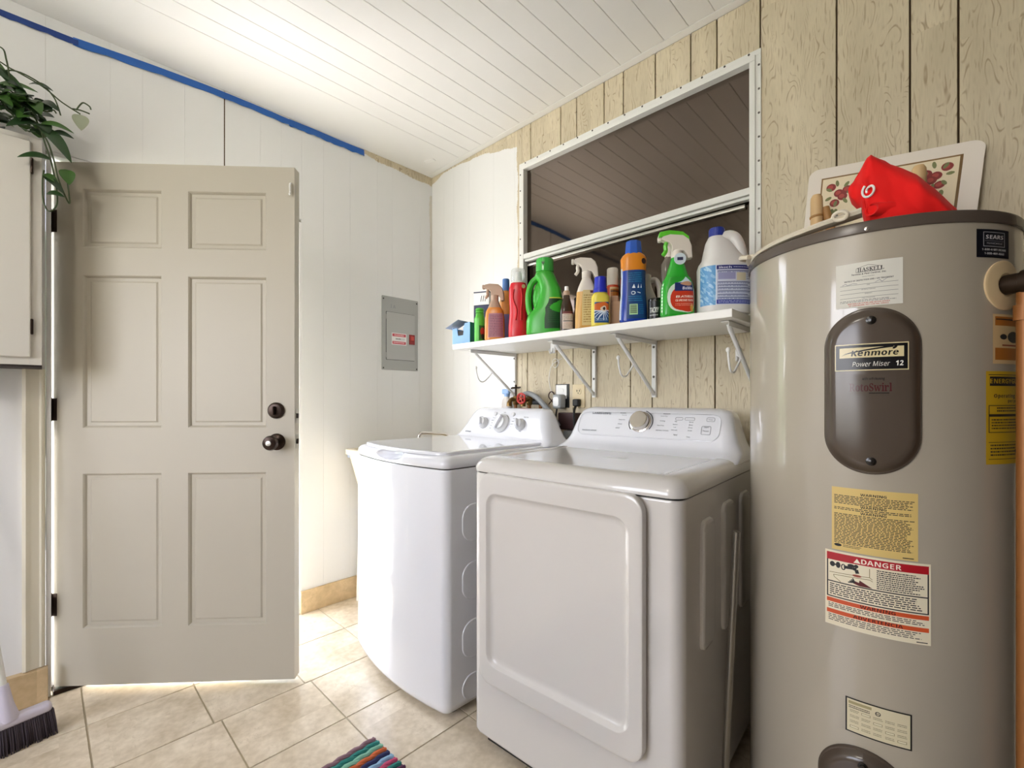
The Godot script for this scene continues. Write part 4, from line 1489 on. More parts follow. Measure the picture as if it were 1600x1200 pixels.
	wrap_label("danger_label", t, "danger_label", -9.8, 28.0, 0.6345, 0.799, R, 0.0014, 0.0, "red and white danger label with scalded hand")
	# rating plate
	img = blank(480, 330, hexc("d9cfae"))
	for q in [[0, 0, 480, 12], [0, 318, 480, 12], [0, 0, 12, 330], [468, 0, 12, 330]]:
		rect(img, q[0], q[1], q[2], q[3], Color(0.08, 0.08, 0.09))
	ellipse(img, Vector2(240, 74), Vector2(20, 20), ink)
	ellipse(img, Vector2(240, 74), Vector2(14, 14), hexc("d9cfae"))
	write(img, "UL", 240, 82, 15, ink, true, "Droid Sans", 0.0, 1.0, true)
	rect(img, 24, 30, 170, 26, hexc("a79c72"))
	small_print(img, 26, 72, 170, 2, 16, 7, ink)
	for r in 4:
		for c in 5:
			var bx := 34 + c * 86
			var by := 112 + r * 50
			if (r * 3 + c) % 4 == 1:
				rect(img, bx, by, 66, 22, hexc("8f8560"))
				rect(img, bx + 4, by + 4, 58, 14, hexc("e3dabd"))
			else:
				small_print(img, bx, by, 70, 2, 14, 6, hexc("6d6448"))
	picture("rating_plate", img, 0.35)
	wrap_label("rating_plate", t, "rating_plate", -1.9, 21.5, 0.414, 0.488, R, 0.0010, 0.0, "small cream rating plate edged in black")
	# maker's sticker
	img = blank(300, 260, Color(0.045, 0.06, 0.11))
	for q in [[54, 24, 200, 5], [54, 154, 200, 5], [54, 24, 5, 135], [249, 24, 5, 135]]:
		rect(img, q[0], q[1], q[2], q[3], Color(0.75, 0.76, 0.78))
	write(img, "SEARS", 154, 88, 36, Color(0.88, 0.88, 0.88), true, "Droid Sans", 0.1, 1.15, true)
	rect(img, 66, 104, 176, 3, Color(0.6, 0.6, 0.62))
	write(img, "HomeCentral", 154, 136, 18, Color(0.8, 0.8, 0.8), false, "Droid Sans", 0.0, 1.0, true)
	write(img, "1-800-4-MY-HOME", 154, 196, 19, Color(0.85, 0.85, 0.85), true, "Droid Sans", 0.0, 1.0, true)
	write(img, "1-800-469-4663", 154, 232, 19, Color(0.85, 0.85, 0.85), true, "Droid Sans", 0.0, 1.0, true)
	picture("maker_sticker", img, 0.35)
	wrap_label("maker_sticker", t, "maker_sticker", 45.5, 62.6, 1.4165, 1.473, R, 0.0009, 0.0, "dark blue sticker with white lettering")
	# orange and yellow labels on the far side
	img = blank(260, 330, hexc("d9bd8a"))
	rect(img, 14, 16, 232, 60, hexc("b06a22"))
	rect(img, 14, 224, 232, 80, hexc("b06a22"))
	rect(img, 20, 30, 220, 8, ink)
	ellipse(img, Vector2(150, 150), Vector2(50, 38), ink)
	ellipse(img, Vector2(70, 150), Vector2(24, 18), ink)
	stroke(img, [Vector2(60, 206), Vector2(200, 206)], 10, hexc("8a3a1a"))
	picture("orange_label", img, 0.45)
	wrap_label("orange_label", t, "orange_label", 53.2, 76.0, 1.204, 1.304, R, 0.0009, 0.0, "orange and cream label")
	img = blank(300, 520, hexc("c9a420"))
	rect(img, 14, 18, 272, 4, ink)
	rect(img, 20, 30, 250, 52, Color(0.05, 0.06, 0.12))
	write(img, "ENERGYGUIDE", 145, 68, 26, hexc("c9a420"), true, "Droid Sans", 0.0, 1.0, true)
	write(img, "Operating cost", 150, 148, 20, ink, true, "Droid Sans", 0.0, 1.1, true)
	write(img, "per year", 180, 174, 16, ink, true, "Droid Sans", 0.0, 1.1, true)
	for q in [[14, 190, 272, 4], [14, 240, 272, 14], [14, 340, 272, 4], [14, 190, 4, 150], [282, 190, 4, 150], [14, 396, 272, 3], [14, 490, 272, 3]]:
		rect(img, q[0], q[1], q[2], q[3], ink)
	small_print(img, 60, 202, 160, 2, 16, 8, ink)
	small_print(img, 30, 268, 220, 4, 16, 7, ink)
	small_print(img, 24, 410, 240, 4, 18, 8, ink)
	rect(img, 190, 440, 40, 20, ink)
	picture("yellow_label", img, 0.45)
	wrap_label("yellow_label", t, "yellow_label", 49.8, 78.0, 1.002, 1.189, R, 0.0009, 0.0, "yellow energy label")


func build_wall_things() -> void:
	build_panel_box()
	build_tape()
	build_shelf()
	build_outlets()
	build_valves()
	build_sink()
	build_cabinet()


func build_panel_box() -> void:
	# the cover lies on the left wall: x out of the wall, drawn in (z reversed, y)
	var t := thing("breaker_panel", "grey flush electrical breaker panel on the white left wall near the corner", "electrical panel", Vector3(0.001, 1.53, 0.241))
	var turn := Transform3D(Basis(Vector3.UP, PI / 2), Vector3.ZERO)   # local x runs towards the corner
	var put_on := func(mb: MB, called: String, mname, parent: Node, x: float, y: float, lift: float, label := "") -> MeshInstance3D:
		var o := obj(called, mb.commit(25.0), mname, parent, label)
		o.transform = turn * Transform3D(Basis(), Vector3(x, y, lift))
		return o
	var cover: MeshInstance3D = put_on.call(MB.new().prism(rrect(0.256, 0.446, 0.004, 2), 0.0, 0.005, 0.002), "cover", "panel_grey", t, 0.0, 0.0, 0.0)
	put_on.call(MB.new().prism(rrect(0.204, 0.292, 0.004, 2), 0.0, 0.0008), "door_gap", "black", t, 0.0, -0.016, 0.005)
	put_on.call(MB.new().prism(rrect(0.200, 0.288, 0.004, 2), 0.0, 0.004, 0.0015), "door", "panel_grey_light", t, 0.001, -0.016, 0.0055)
	for y in [0.10, -0.13]:
		put_on.call(MB.new().box(Vector3.ZERO, Vector3(0.006, 0.03, 0.006), 0.002), "hinge", "panel_grey", t, -0.104, y - 0.003, 0.006)
	var img := blank(220, 150, Color(0.93, 0.92, 0.91))
	rect(img, 10, 10, 200, 34, hexc("c4404e"))
	rect(img, 10, 106, 200, 34, hexc("c4404e"))
	write(img, "WARNING", 110, 36, 18, Color(0.95, 0.85, 0.85), true, "Droid Sans", 0.0, 1.2, true)
	write(img, "MAIN", 60, 84, 20, Color(0.3, 0.3, 0.3), true)
	small_print(img, 130, 66, 70, 2, 14, 5, Color(0.5, 0.5, 0.5))
	small_print(img, 24, 116, 170, 1, 14, 10, Color(0.95, 0.85, 0.85))
	picture("panel_label", img, 0.5)
	var lb := MB.new().patch(func(u, v): return Vector3((u - 0.5) * 0.104, (0.5 - v) * 0.072, 0.0), 1, 1)
	put_on.call(lb, "label", "panel_label", t, -0.013, -0.032, 0.0101, "white label with two red bands")
	put_on.call(MB.new().box(Vector3.ZERO, Vector3(0.041, 0.062, 0.004), 0.0015), "latch", "red_plate", t, 0.079, -0.028, 0.0105, "red latch plate")
	put_on.call(MB.new().box(Vector3.ZERO, Vector3(0.022, 0.026, 0.006), 0.002), "latch_tab", "red_bright", t, 0.081, -0.020, 0.012)
	for q in [[-0.118, 0.205], [0.118, 0.205], [-0.118, -0.212], [0.118, -0.212]]:
		put_on.call(MB.new().lathe([Vector2(0, 0), Vector2(0.005, 0), Vector2(0.004, 0.002), Vector2(0, 0.0025)], 10, Vector3.ZERO, Basis(Vector3.RIGHT, PI / 2)), "screw", "screw", t, q[0], q[1], 0.005)
	for q in [[-0.066, 0.165, "I"], [-0.044, 0.163, "A"]]:
		put_on.call(letters(q[2], 0.02, 0.0004), "pencil_mark", "print_grey", t, q[0], q[1] - 0.01, 0.0052)


func build_tape() -> void:
	var strips := [
		[[[0.483, 2.578], [0.62, 2.576], [0.78, 2.577], [0.90, 2.575]], 0.036, "short end of blue masking tape nearest the room corner"],
		[[[0.885, 2.573], [1.05, 2.575], [1.25, 2.572], [1.45, 2.562], [1.60, 2.550], [1.705, 2.541]], 0.032, "long middle run of blue masking tape along the ceiling line above the door"],
		[[[1.69, 2.538], [1.85, 2.535], [2.0, 2.534], [2.3, 2.534]], 0.024, "darker end of blue masking tape over the plant and wall cabinet"]]
	for k in strips.size():
		var pts: Array = strips[k][0]
		var ctl := []
		for p in pts:
			ctl.append(Vector3(0.0, p[1], p[0]))
		var path := curve(ctl, 26)
		var hgt: float = strips[k][1]
		var rings := []
		for i in path.size():
			var c: Vector3 = path[i]
			var wv := rng.randf_range(-0.0025, 0.0025)
			var out_ := 0.004 + 0.003 * sin(i * 0.9 + k)
			rings.append(PackedVector3Array([Vector3(0.0012, c.y, c.z), Vector3(0.003, c.y, c.z), Vector3(0.0035 + out_ * 0.4, c.y - hgt * 0.55, c.z), Vector3(0.002 + out_, c.y - hgt + wv, c.z), Vector3(0.0008 + out_, c.y - hgt + wv, c.z), Vector3(0.0018 + out_ * 0.4, c.y - hgt * 0.55, c.z)]))
		var o := obj("masking_tape", MB.new().loft(rings).commit(50.0), "tape" if k < 2 else "tape_dark")
		tag(o, strips[k][2], "tape")


func build_shelf() -> void:
	var s := thing("wall_shelf", "long white shelf board of cleaning bottles under the window", "shelf", Vector3(1.345, 1.374, 0.191))
	obj("board", MB.new().box(Vector3(0, 0.013, 0), Vector3(1.31, 0.026, 0.376), 0.003, Basis(), 2), "shelf_white", s)
	# four rod-and-shelf brackets
	var proto: Node3D = null
	var lab := ["white shelf bracket over the faucet valves, first from the room corner", "white shelf bracket above the outlets, second from the room corner", "white shelf bracket over the dryer console, third from the room corner", "white shelf bracket beside the water heater, nearest the tank"]
	var xs := [0.757, 1.268, 1.566, 1.962]
	for k in 4:
		var b: Node3D
		if proto == null:
			b = thing("shelf_bracket", lab[0], "bracket", Vector3(xs[0], 1.374, 0.0), 0.0, "white steel shelf brackets")
			obj("wall_strip", MB.new().box(Vector3(0, -0.118, 0.004), Vector3(0.024, 0.236, 0.004), 0.0015), "white_metal", b)
			obj("wall_flange", MB.new().box(Vector3(0.011, -0.118, 0.009), Vector3(0.002, 0.236, 0.014), 0.0008), "white_metal", b)
			obj("shelf_strip", MB.new().box(Vector3(0, -0.003, 0.165), Vector3(0.024, 0.004, 0.330), 0.0015), "white_metal", b)
			obj("shelf_flange", MB.new().box(Vector3(0.011, -0.010, 0.165), Vector3(0.002, 0.014, 0.326), 0.0008), "white_metal", b)
			obj("brace", MB.new().tube([Vector3(0, -0.226, 0.012), Vector3(0, -0.215, 0.018), Vector3(0, -0.02, 0.285), Vector3(0, -0.006, 0.296)], 0.0075, 10), "white_metal", b)
			obj("rod_hook", MB.new().tube(curve([Vector3(-0.004, -0.105, 0.168), Vector3(-0.008, -0.135, 0.195), Vector3(-0.008, -0.155, 0.225), Vector3(-0.008, -0.150, 0.255), Vector3(-0.008, -0.118, 0.272), Vector3(-0.008, -0.088, 0.278)], 24), 0.0035, 8), "white_metal", b)
			obj("hook_tip", MB.new().ball(Vector3(-0.008, -0.086, 0.278), Vector3(0.007, 0.009, 0.007), 10), "white", b.get_node("rod_hook"))
			var sc := MB.new().lathe([Vector2(0, 0), Vector2(0.0055, 0), Vector2(0.0045, 0.002), Vector2(0.0, 0.0028)], 10, Vector3.ZERO, Basis(Vector3.RIGHT, PI / 2)).commit()
			for y in [-0.025, -0.15, -0.215]:
				obj("screw", sc, "screw", b).position = Vector3(-0.002, y, 0.006)
			var sc2 := obj("screw", sc, "screw", b)
			sc2.transform = Transform3D(Basis(Vector3.RIGHT, PI / 2), Vector3(-0.003, -0.005, 0.12))
			proto = b
		else:
			b = proto.duplicate()
			b.name = numbered("shelf_bracket")
			add_child(b)
			b.position.x = xs[k]
			b.set_meta("label", lab[k])
			if k == 1:
				b.get_node("rod_hook").free()
	# white adhesive hook hanging by the second bracket
	for q in [[Vector3(1.232, 1.349, 0.262), "small white clip hook under the shelf, at the front of the second bracket"], [Vector3(1.90, 1.293, 0.006), "white adhesive wall hook below the shelf beside the heater tank"]]:
		var h := thing("wall_hook", q[1], "hook", q[0])
		obj("base", MB.new().box(Vector3(0, 0, 0.003), Vector3(0.022, 0.044, 0.006), 0.002), "white", h)
		obj("prong", MB.new().tube(curve([Vector3(0, 0.0, 0.005), Vector3(0, -0.018, 0.010), Vector3(0, -0.022, 0.022), Vector3(0, -0.006, 0.028)], 10), 0.0035, 8), "white", h)
	var c := thing("cord_loop", "thin white pull cord with a coiled top hanging on the wood-print wall", "cord", Vector3(1.035, 1.30, 0.012))
	obj("cord", MB.new().tube(curve([Vector3(0.05, 0.03, 0.0), Vector3(-0.01, 0.0, 0.003), Vector3(-0.032, -0.06, 0.0), Vector3(-0.028, -0.10, 0.0), Vector3(-0.012, -0.14, 0.003)], 24), 0.0016, 6), "white", c)
	var coil := []
	for i in 60:
		var a := TAU * i / 20.0
		coil.append(Vector3(cos(a) * (0.022 - i * 0.0001) + 0.012, sin(a) * 0.022 + 0.008, 0.002 + i * 0.0001))
	obj("coil", MB.new().tube(coil, 0.0013, 5), "white", c)
	var rb := []
	for i in 21:
		var a := lerpf(-0.72, PI + 0.72, i / 20.0)
		rb.append(Vector3(cos(a) * 0.016, sin(a) * 0.019 + 0.008, (i - 10) * 0.0003))
	rb.push_front(Vector3(-0.015, -0.036, 0.003))
	rb.append(Vector3(0.018, -0.036, -0.003))
	var r := thing("ribbon", "black and red looped ribbon tag hanging at the end of the cord", "ribbon", Vector3(1.022, 1.140, 0.016))
	obj("loop", MB.new().tube(rb, 0.0028, 6), "black_red", r)


func build_outlets() -> void:
	# recessed white outlet box with a grey plug-in adapter
	var o := thing("wall_outlet", "white outlet in a dark recessed box behind the grey adapter", "outlet", Vector3(1.080, 1.146, 0.0))
	obj("recess_dark", MB.new().box(Vector3(0, 0, 0.002), Vector3(0.084, 0.116, 0.004), 0.001), "black", o)  # flat black plate standing in for the dark recess round the outlet
	obj("plate", MB.new().box(Vector3(-0.004, 0.020, 0.005), Vector3(0.066, 0.068, 0.003), 0.001), "white", o)
	obj("socket", MB.new().prism(rrect(0.030, 0.024, 0.010, 5), 0.005, 0.0085, 0.001), "white", o).position = Vector3(-0.004, 0.025, 0)
	var ad := thing("plug_adapter", "grey rounded plug-in adapter on the dark recessed outlet", "adapter", Vector3(1.086, 1.118, 0.009))
	obj("body", MB.new().box(Vector3(0, 0, 0.027), Vector3(0.05, 0.070, 0.052), 0.012, Basis(), 3), "adapter_grey", ad)
	obj("face", MB.new().prism(rrect(0.034, 0.044, 0.010, 5), 0.052, 0.055, 0.001), "white_metal", ad)
	obj("cord", MB.new().tube(curve([Vector3(-0.01, -0.03, 0.03), Vector3(-0.016, -0.08, 0.034), Vector3(-0.02, -0.16, 0.03), Vector3(-0.02, -0.22, 0.02)], 14), 0.004, 8), "black", ad)
	# cream duplex outlet with a black plug
	var c := thing("wall_outlet", "cream duplex outlet with one black plug, right of the grey adapter", "outlet", Vector3(1.179, 1.145, 0.0))
	obj("plate", MB.new().box(Vector3(0, 0, 0.003), Vector3(0.070, 0.112, 0.006), 0.002), "cream_plastic_light", c)
	for y in [0.022, -0.028]:
		var s := obj("socket", MB.new().prism(rrect(0.034, 0.030, 0.012, 5), 0.005, 0.008, 0.001), "cream_plastic_light", c)
		s.position = Vector3(0, y, 0)
		for x in [-0.007, 0.007]:
			obj("slot", MB.new().box(Vector3(x, 0.003, 0.0085), Vector3(0.003, 0.010, 0.001)), "black", s)
		obj("slot", MB.new().box(Vector3(0, -0.008, 0.0085), Vector3(0.004, 0.005, 0.001)), "black", s)
	var pl := thing("power_plug", "black power plug and cord in the cream duplex outlet", "plug", Vector3(1.180, 1.113, 0.008))
	obj("body", MB.new().box(Vector3(0, 0, 0.014), Vector3(0.034, 0.036, 0.028), 0.008, Basis(), 2), "black", pl)
	obj("cord", MB.new().tube(curve([Vector3(0, -0.015, 0.02), Vector3(0.018, -0.05, 0.06), Vector3(0.03, -0.14, 0.07), Vector3(0.03, -0.30, 0.06)], 14), 0.006, 8), "black", pl)
	# dark receptacle box low on the wall between the two machines
	var d := thing("junction_box", "dark maroon junction box on the wall between washer and dryer", "junction box", Vector3(1.145, 1.025, 0.0))
	obj("body", MB.new().box(Vector3(0, 0, 0.03), Vector3(0.105, 0.080, 0.05), 0.005), "maroon", d)
	obj("receptacle", MB.new().box(Vector3(0.01, -0.075, 0.025), Vector3(0.07, 0.06, 0.05), 0.006), "adapter_grey", d)
	obj("cable", MB.new().tube([Vector3(0.01, -0.10, 0.025), Vector3(0.01, -0.4, 0.025), Vector3(0.0, -0.8, 0.03)], 0.010, 10), "adapter_grey", d)


func build_valves() -> void:
	var bd := thing("pipe_board", "wooden ledge board behind the washer under the valves", "board", Vector3(0.83, 1.0, 0.0))
	obj("board", MB.new().box(Vector3(0, 0, 0.035), Vector3(0.34, 0.03, 0.066), 0.003), "raw_wood", bd)
	# cold tap with a brass handle, hot tap with a red wheel
	for q in [[Vector3(0.808, 1.015, 0.050), "brass laundry tap with a dark cross handle", "brass_dark", 0], [Vector3(0.905, 1.015, 0.050), "brass laundry tap with a red wheel handle", "red_wheel", 1]]:
		var v := thing("laundry_tap", q[1], "tap", q[0])
		obj("riser", MB.new().tube([Vector3(0, 0, 0), Vector3(0, 0.05, 0), Vector3(0, 0.105, 0)], 0.009, 12), "copper", v)
		obj("valve_body", MB.new().lathe([Vector2(0, 0.085), Vector2(0.014, 0.085), Vector2(0.017, 0.095), Vector2(0.017, 0.120), Vector2(0.013, 0.130), Vector2(0, 0.132)], 14), "brass", v)
		obj("spout", MB.new().tube(curve([Vector3(0, 0.110, 0), Vector3(0.0, 0.113, 0.028), Vector3(0.0, 0.100, 0.046), Vector3(0, 0.078, 0.050)], 12), [0.012, 0.012, 0.012, 0.012, 0.012, 0.011, 0.011, 0.011, 0.012, 0.014, 0.014, 0.014, 0.014], 12), "brass", v)
		if q[3] == 0:
			var h := obj("handle", MB.new().tube([Vector3(0, 0.13, 0), Vector3(0, 0.178, 0)], 0.005, 8), "brass_dark", v)
			obj("cross", MB.new().tube([Vector3(-0.028, 0.172, 0.006), Vector3(0.028, 0.176, -0.006)], 0.0045, 8), "brass_dark", h)
			obj("cross", MB.new().tube([Vector3(0, 0.174, -0.026), Vector3(0, 0.174, 0.026)], 0.0045, 8), "brass_dark", h)
			obj("stem_cap", MB.new().ball(Vector3(0, 0.184, 0), Vector3(0.006, 0.008, 0.006), 10), "brass_dark", h)
		else:
			var ring := []
			for i in 25:
				var a := TAU * i / 24
				ring.append(Vector3(cos(a) * 0.025, 0.118 + sin(a) * 0.025, 0.062 + 0.002 * cos(a * 5.0)))
			var h := obj("wheel", MB.new().tube(ring, 0.0055, 8, false), "red_wheel", v)
			obj("stem", MB.new().tube([Vector3(0, 0.113, 0.02), Vector3(0, 0.118, 0.066)], 0.006, 8), "brass", h)
			for k in 5:
				var a := TAU * k / 5
				obj("spoke", MB.new().tube([Vector3(0, 0.118, 0.063), Vector3(cos(a) * 0.023, 0.118 + sin(a) * 0.023, 0.062)], 0.004, 6), "red_wheel", h)
	obj_pipe("supply_pipe", "dark iron pipe joining the two laundry taps", [Vector3(0.775, 1.125, 0.02), Vector3(0.95, 1.122, 0.02)], 0.010, "brass_dark")
	obj_pipe("water_hose", "thick grey braided hose curving from the taps down behind the washer", [Vector3(0.86, 1.150, 0.055), Vector3(0.92, 1.158, 0.075), Vector3(0.985, 1.140, 0.09), Vector3(1.04, 1.10, 0.095), Vector3(1.085, 1.055, 0.095), Vector3(1.12, 1.00, 0.085)], 0.013, "hose_grey")
	obj_pipe("water_hose", "black rubber hose bending down from the red-wheel tap", [Vector3(0.925, 1.112, 0.045), Vector3(0.955, 1.112, 0.036), Vector3(0.985, 1.100, 0.030), Vector3(1.000, 1.07, 0.026), Vector3(1.003, 1.0, 0.022)], 0.011, "rubber")
	obj_pipe("copper_pipe", "short copper pipe standing up behind the washer console", [Vector3(0.962, 1.016, 0.03), Vector3(0.962, 1.118, 0.03)], 0.009, "copper")
	# white jug with a blue trigger
	var j := thing("spray_jug", "small white jug with a blue trigger top behind the washer console", "bottle", Vector3(0.738, 1.015, 0.045))
	obj("body", MB.new().loft(bottle_rings([[0.0, 0.028, 0.02], [0.004, 0.031, 0.022], [0.09, 0.031, 0.022], [0.11, 0.026, 0.02], [0.122, 0.014, 0.014], [0.135, 0.013, 0.013]])), "milky", j)
	obj("trigger", MB.new().box(Vector3(-0.006, 0.155, 0), Vector3(0.052, 0.028, 0.022), 0.007, Basis(), 2), "pale_blue", j)
	obj("collar", MB.new().lathe([Vector2(0, 0.128), Vector2(0.016, 0.128), Vector2(0.016, 0.145), Vector2(0, 0.145)], 14), "pale_blue", j)


func obj_pipe(called: String, label: String, pts: Array, r: float, mname: String) -> void:
	var o := obj(called, MB.new().tube(curve(pts, maxi(8, pts.size() * 6)), r, 12), mname)
	tag(o, label, "hose" if called.contains("hose") else "pipe")


func build_sink() -> void:
	var t := thing("laundry_sink", "cream plastic laundry sink tub behind the washer's left side", "sink", Vector3(0.275, 0.0, 0.338))
	var w := 0.47
	var d := 0.575
	var rings := []
	for s in [[0.50, 0.085, 0.0], [0.52, 0.075, 0], [0.70, 0.04, 0], [0.825, 0.014, 0], [0.826, 0.0, 0], [0.852, 0.0, 0], [0.855, 0.004, 0], [0.855, 0.028, 0], [0.850, 0.034, 0], [0.70, 0.055, 0], [0.54, 0.09, 0], [0.53, 0.12, 0]]:
		rings.append(flat_ring(rrect(w - 2.0 * s[1], d - 2.0 * s[1], 0.03, 4), s[0]))
	obj("tub", MB.new().loft(rings).commit(35.0), "tub_cream", t)
	for x in [-0.2, 0.2]:
		for z in [-0.2, 0.2]:
			obj("leg", MB.new().tube([Vector3(x, 0.51, z), Vector3(x * 1.05, 0.0, z * 1.05)], 0.014, 10), "white_metal", t)
	var st := MB.new().prism(rrect(0.030, 0.018, 0.009, 5), 0.0, 0.001)
	obj("sticker", st, "sticker_blue", t).transform = Transform3D(Basis(Vector3.RIGHT, 0.1), Vector3(-0.205, 0.815, d * 0.5 - 0.016))
	var f := thing("faucet", "chrome and beige laundry faucet over the sink by the room corner", "faucet", Vector3(0.30, 0.853, 0.095))
	obj("deck", MB.new().box(Vector3(0, 0.012, 0), Vector3(0.13, 0.024, 0.05), 0.008, Basis(), 2), "cream_plastic_light", f)
	for x in [-0.05, 0.05]:
		obj("handle", MB.new().lathe([Vector2(0, 0.02), Vector2(0.014, 0.02), Vector2(0.018, 0.034), Vector2(0.018, 0.044), Vector2(0.01, 0.05), Vector2(0, 0.05)], 12, Vector3(x, 0, 0)), "cream_plastic_light", f)
	obj("spout", MB.new().tube(curve([Vector3(0, 0.02, 0.0), Vector3(0, 0.05, 0.008), Vector3(0, 0.068, 0.03), Vector3(0, 0.078, 0.11), Vector3(0, 0.084, 0.18), Vector3(0, 0.078, 0.205), Vector3(0, 0.056, 0.214)], 30), 0.0085, 12), "chrome", f)


func build_cabinet() -> void:
	var t := thing("wall_cabinet", "white painted wall cabinet beside the door with a trailing plant on it", "cabinet", Vector3(0.0, 1.250, 1.79))
	var f := 0.165
	obj("body", MB.new().box(Vector3(f * 0.5 - 0.008, 0.396, 0.35), Vector3(f - 0.016, 0.786, 0.70), 0.003), "cabinet_white", t)
	for b in [[0.0, 0.030, 0.0, 0.792], [0.670, 0.70, 0.0, 0.792], [0.03, 0.67, 0.0, 0.035], [0.03, 0.67, 0.757, 0.792]]:
		obj("face_frame", MB.new().box(Vector3(f - 0.006, (b[2] + b[3]) * 0.5, (b[0] + b[1]) * 0.5), Vector3(0.02, b[3] - b[2], b[1] - b[0]), 0.001), "cabinet_white", t)
	for z in [0.185, 0.512]:
		obj("door", MB.new().box(Vector3(f + 0.010, 0.399, z), Vector3(0.012, 0.746, 0.316), 0.004, Basis(), 2), "cabinet_white", t)
	for y in [0.689, 0.132]:
		obj("hinge", MB.new().box(Vector3(f + 0.009, y, 0.0245), Vector3(0.014, 0.054, 0.008), 0.003), "bronze", t)
	obj("bottom_edge", MB.new().box(Vector3(f * 0.5, -0.004, 0.35), Vector3(f + 0.005, 0.008, 0.70), 0.001), "underside_dark", t)  # near-black strip under the whole cabinet


func se_ring(hw: float, hd: float, y: float, n := 3.0, seg := 28, cx := 0.0) -> PackedVector3Array:
	var o := PackedVector3Array()
	for i in seg:
		var a := TAU * i / seg
		var c := cos(a)
		var s := sin(a)
		o.append(Vector3(cx + signf(s) * pow(absf(s), 2.0 / n) * hw, y, signf(c) * pow(absf(c), 2.0 / n) * hd))
	return o


# rows of [height, half width, half depth, squareness, shift]
func bottle_rings(rows: Array, seg := 28) -> Array:
	var o := []
	for r in rows:
		o.append(se_ring(r[1], r[2], r[0], r[3] if r.size() > 3 else 2.6, seg, r[4] if r.size() > 4 else 0.0))
	return o


# a label that follows the bottle's skin between two heights, over part of the way round
func skin_label(rows: Array, y0: float, y1: float, a0: float, a1: float, lift := 0.0008) -> MB:
	var mb := MB.new()
	return mb.patch(func(u, v):
		var y := lerpf(y1, y0, v)
		var hw := 0.0
		var hd := 0.0
		var n := 2.6
		var cx := 0.0
		for i in rows.size() - 1:
			if y >= rows[i][0] and y <= rows[i + 1][0]:
				var t: float = (y - rows[i][0]) / maxf(rows[i + 1][0] - rows[i][0], 1e-6)
				hw = lerpf(rows[i][1], rows[i + 1][1], t)
				hd = lerpf(rows[i][2], rows[i + 1][2], t)
				n = rows[i][3] if rows[i].size() > 3 else 2.6
				cx = rows[i][4] if rows[i].size() > 4 else 0.0
		var a := deg_to_rad(lerpf(a0, a1, u))
		var c := cos(a)
		var s := sin(a)
		return Vector3(cx + signf(s) * pow(absf(s), 2.0 / n) * (hw + lift), y, signf(c) * pow(absf(c), 2.0 / n) * (hd + lift)), 14, 6)


func cap_mesh(r: float, y0: float, y1: float, ribs := 0, top := 0.85) -> MB:
	var mb := MB.new()
	var rings := []
	for q in [[y0, 1.0], [y1 - 0.004, 0.97], [y1, top], [y1, 0.0]]:
		var ring := PackedVector3Array()
		for i in 36:
			var a := TAU * i / 36
			var rr: float = r * q[1] * (1.0 + (0.02 * (1 if i % 2 else -1) if ribs else 0.0))
			ring.append(Vector3(sin(a) * maxf(rr, 1e-5), q[0], cos(a) * maxf(rr, 1e-5)))
		rings.append(ring)
	return mb.loft(rings)


# trigger head seen from the side: nozzle towards -x
func trigger_head(parent: Node, y: float, sc: float, head: String, trig: String, collar: String, top := "") -> void:
	var col := obj("collar", MB.new().lathe([Vector2(0, y - 0.004), Vector2(0.016 * sc, y - 0.004), Vector2(0.016 * sc, y + 0.018 * sc), Vector2(0.012 * sc, y + 0.022 * sc), Vector2(0, y + 0.022 * sc)], 20), collar, parent)
	var prof := PackedVector2Array()
	for p in [[-0.014, 0.016], [0.016, 0.016], [0.022, 0.010], [0.028, -0.006], [0.040, -0.004], [0.038, 0.030], [0.030, 0.050], [0.016, 0.062], [-0.02, 0.066], [-0.040, 0.062], [-0.044, 0.050], [-0.024, 0.042], [-0.016, 0.032]]:
		prof.append(Vector2(p[0], p[1]) * sc)
	var mb := MB.new().prism(prof, -0.013 * sc, 0.013 * sc, 0.003 * sc, true)
	mb.xform(0, Transform3D(Basis(), Vector3(0, y, 0)))
	var hd := obj("spray_head", mb.commit(40.0), head, parent)
	if top:
		var tp := PackedVector2Array()
		for p in [[-0.044, 0.056], [-0.02, 0.0625], [0.014, 0.0585], [0.032, 0.046], [0.030, 0.056], [0.014, 0.069], [-0.022, 0.075], [-0.048, 0.071], [-0.052, 0.056]]:
			tp.append(Vector2(p[0], p[1]) * sc)
		var m2 := MB.new().prism(tp, -0.0145 * sc, 0.0145 * sc, 0.0025 * sc, true)
		m2.xform(0, Transform3D(Basis(), Vector3(0, y, 0)))
		obj("hood", m2.commit(40.0), top, hd)
	obj("trigger", MB.new().tube(curve([Vector3(-0.026 * sc, y + 0.048 * sc, 0), Vector3(-0.031 * sc, y + 0.034 * sc, 0), Vector3(-0.030 * sc, y + 0.020 * sc, 0), Vector3(-0.038 * sc, y + 0.008 * sc, 0)], 10), 0.0058 * sc, 8), trig, hd)
	obj("nozzle", MB.new().box(Vector3(-0.047 * sc, y + 0.054 * sc, 0), Vector3(0.010, 0.017, 0.017) * sc, 0.003 * sc), head, hd)


func bottle(called: String, label: String, x: float, z: float, turn: float, cat_ := "bottle", grp := "cleaning products along the shelf") -> Node3D:
	return thing(called, label, cat_, Vector3(x, 1.4, z), turn, grp)


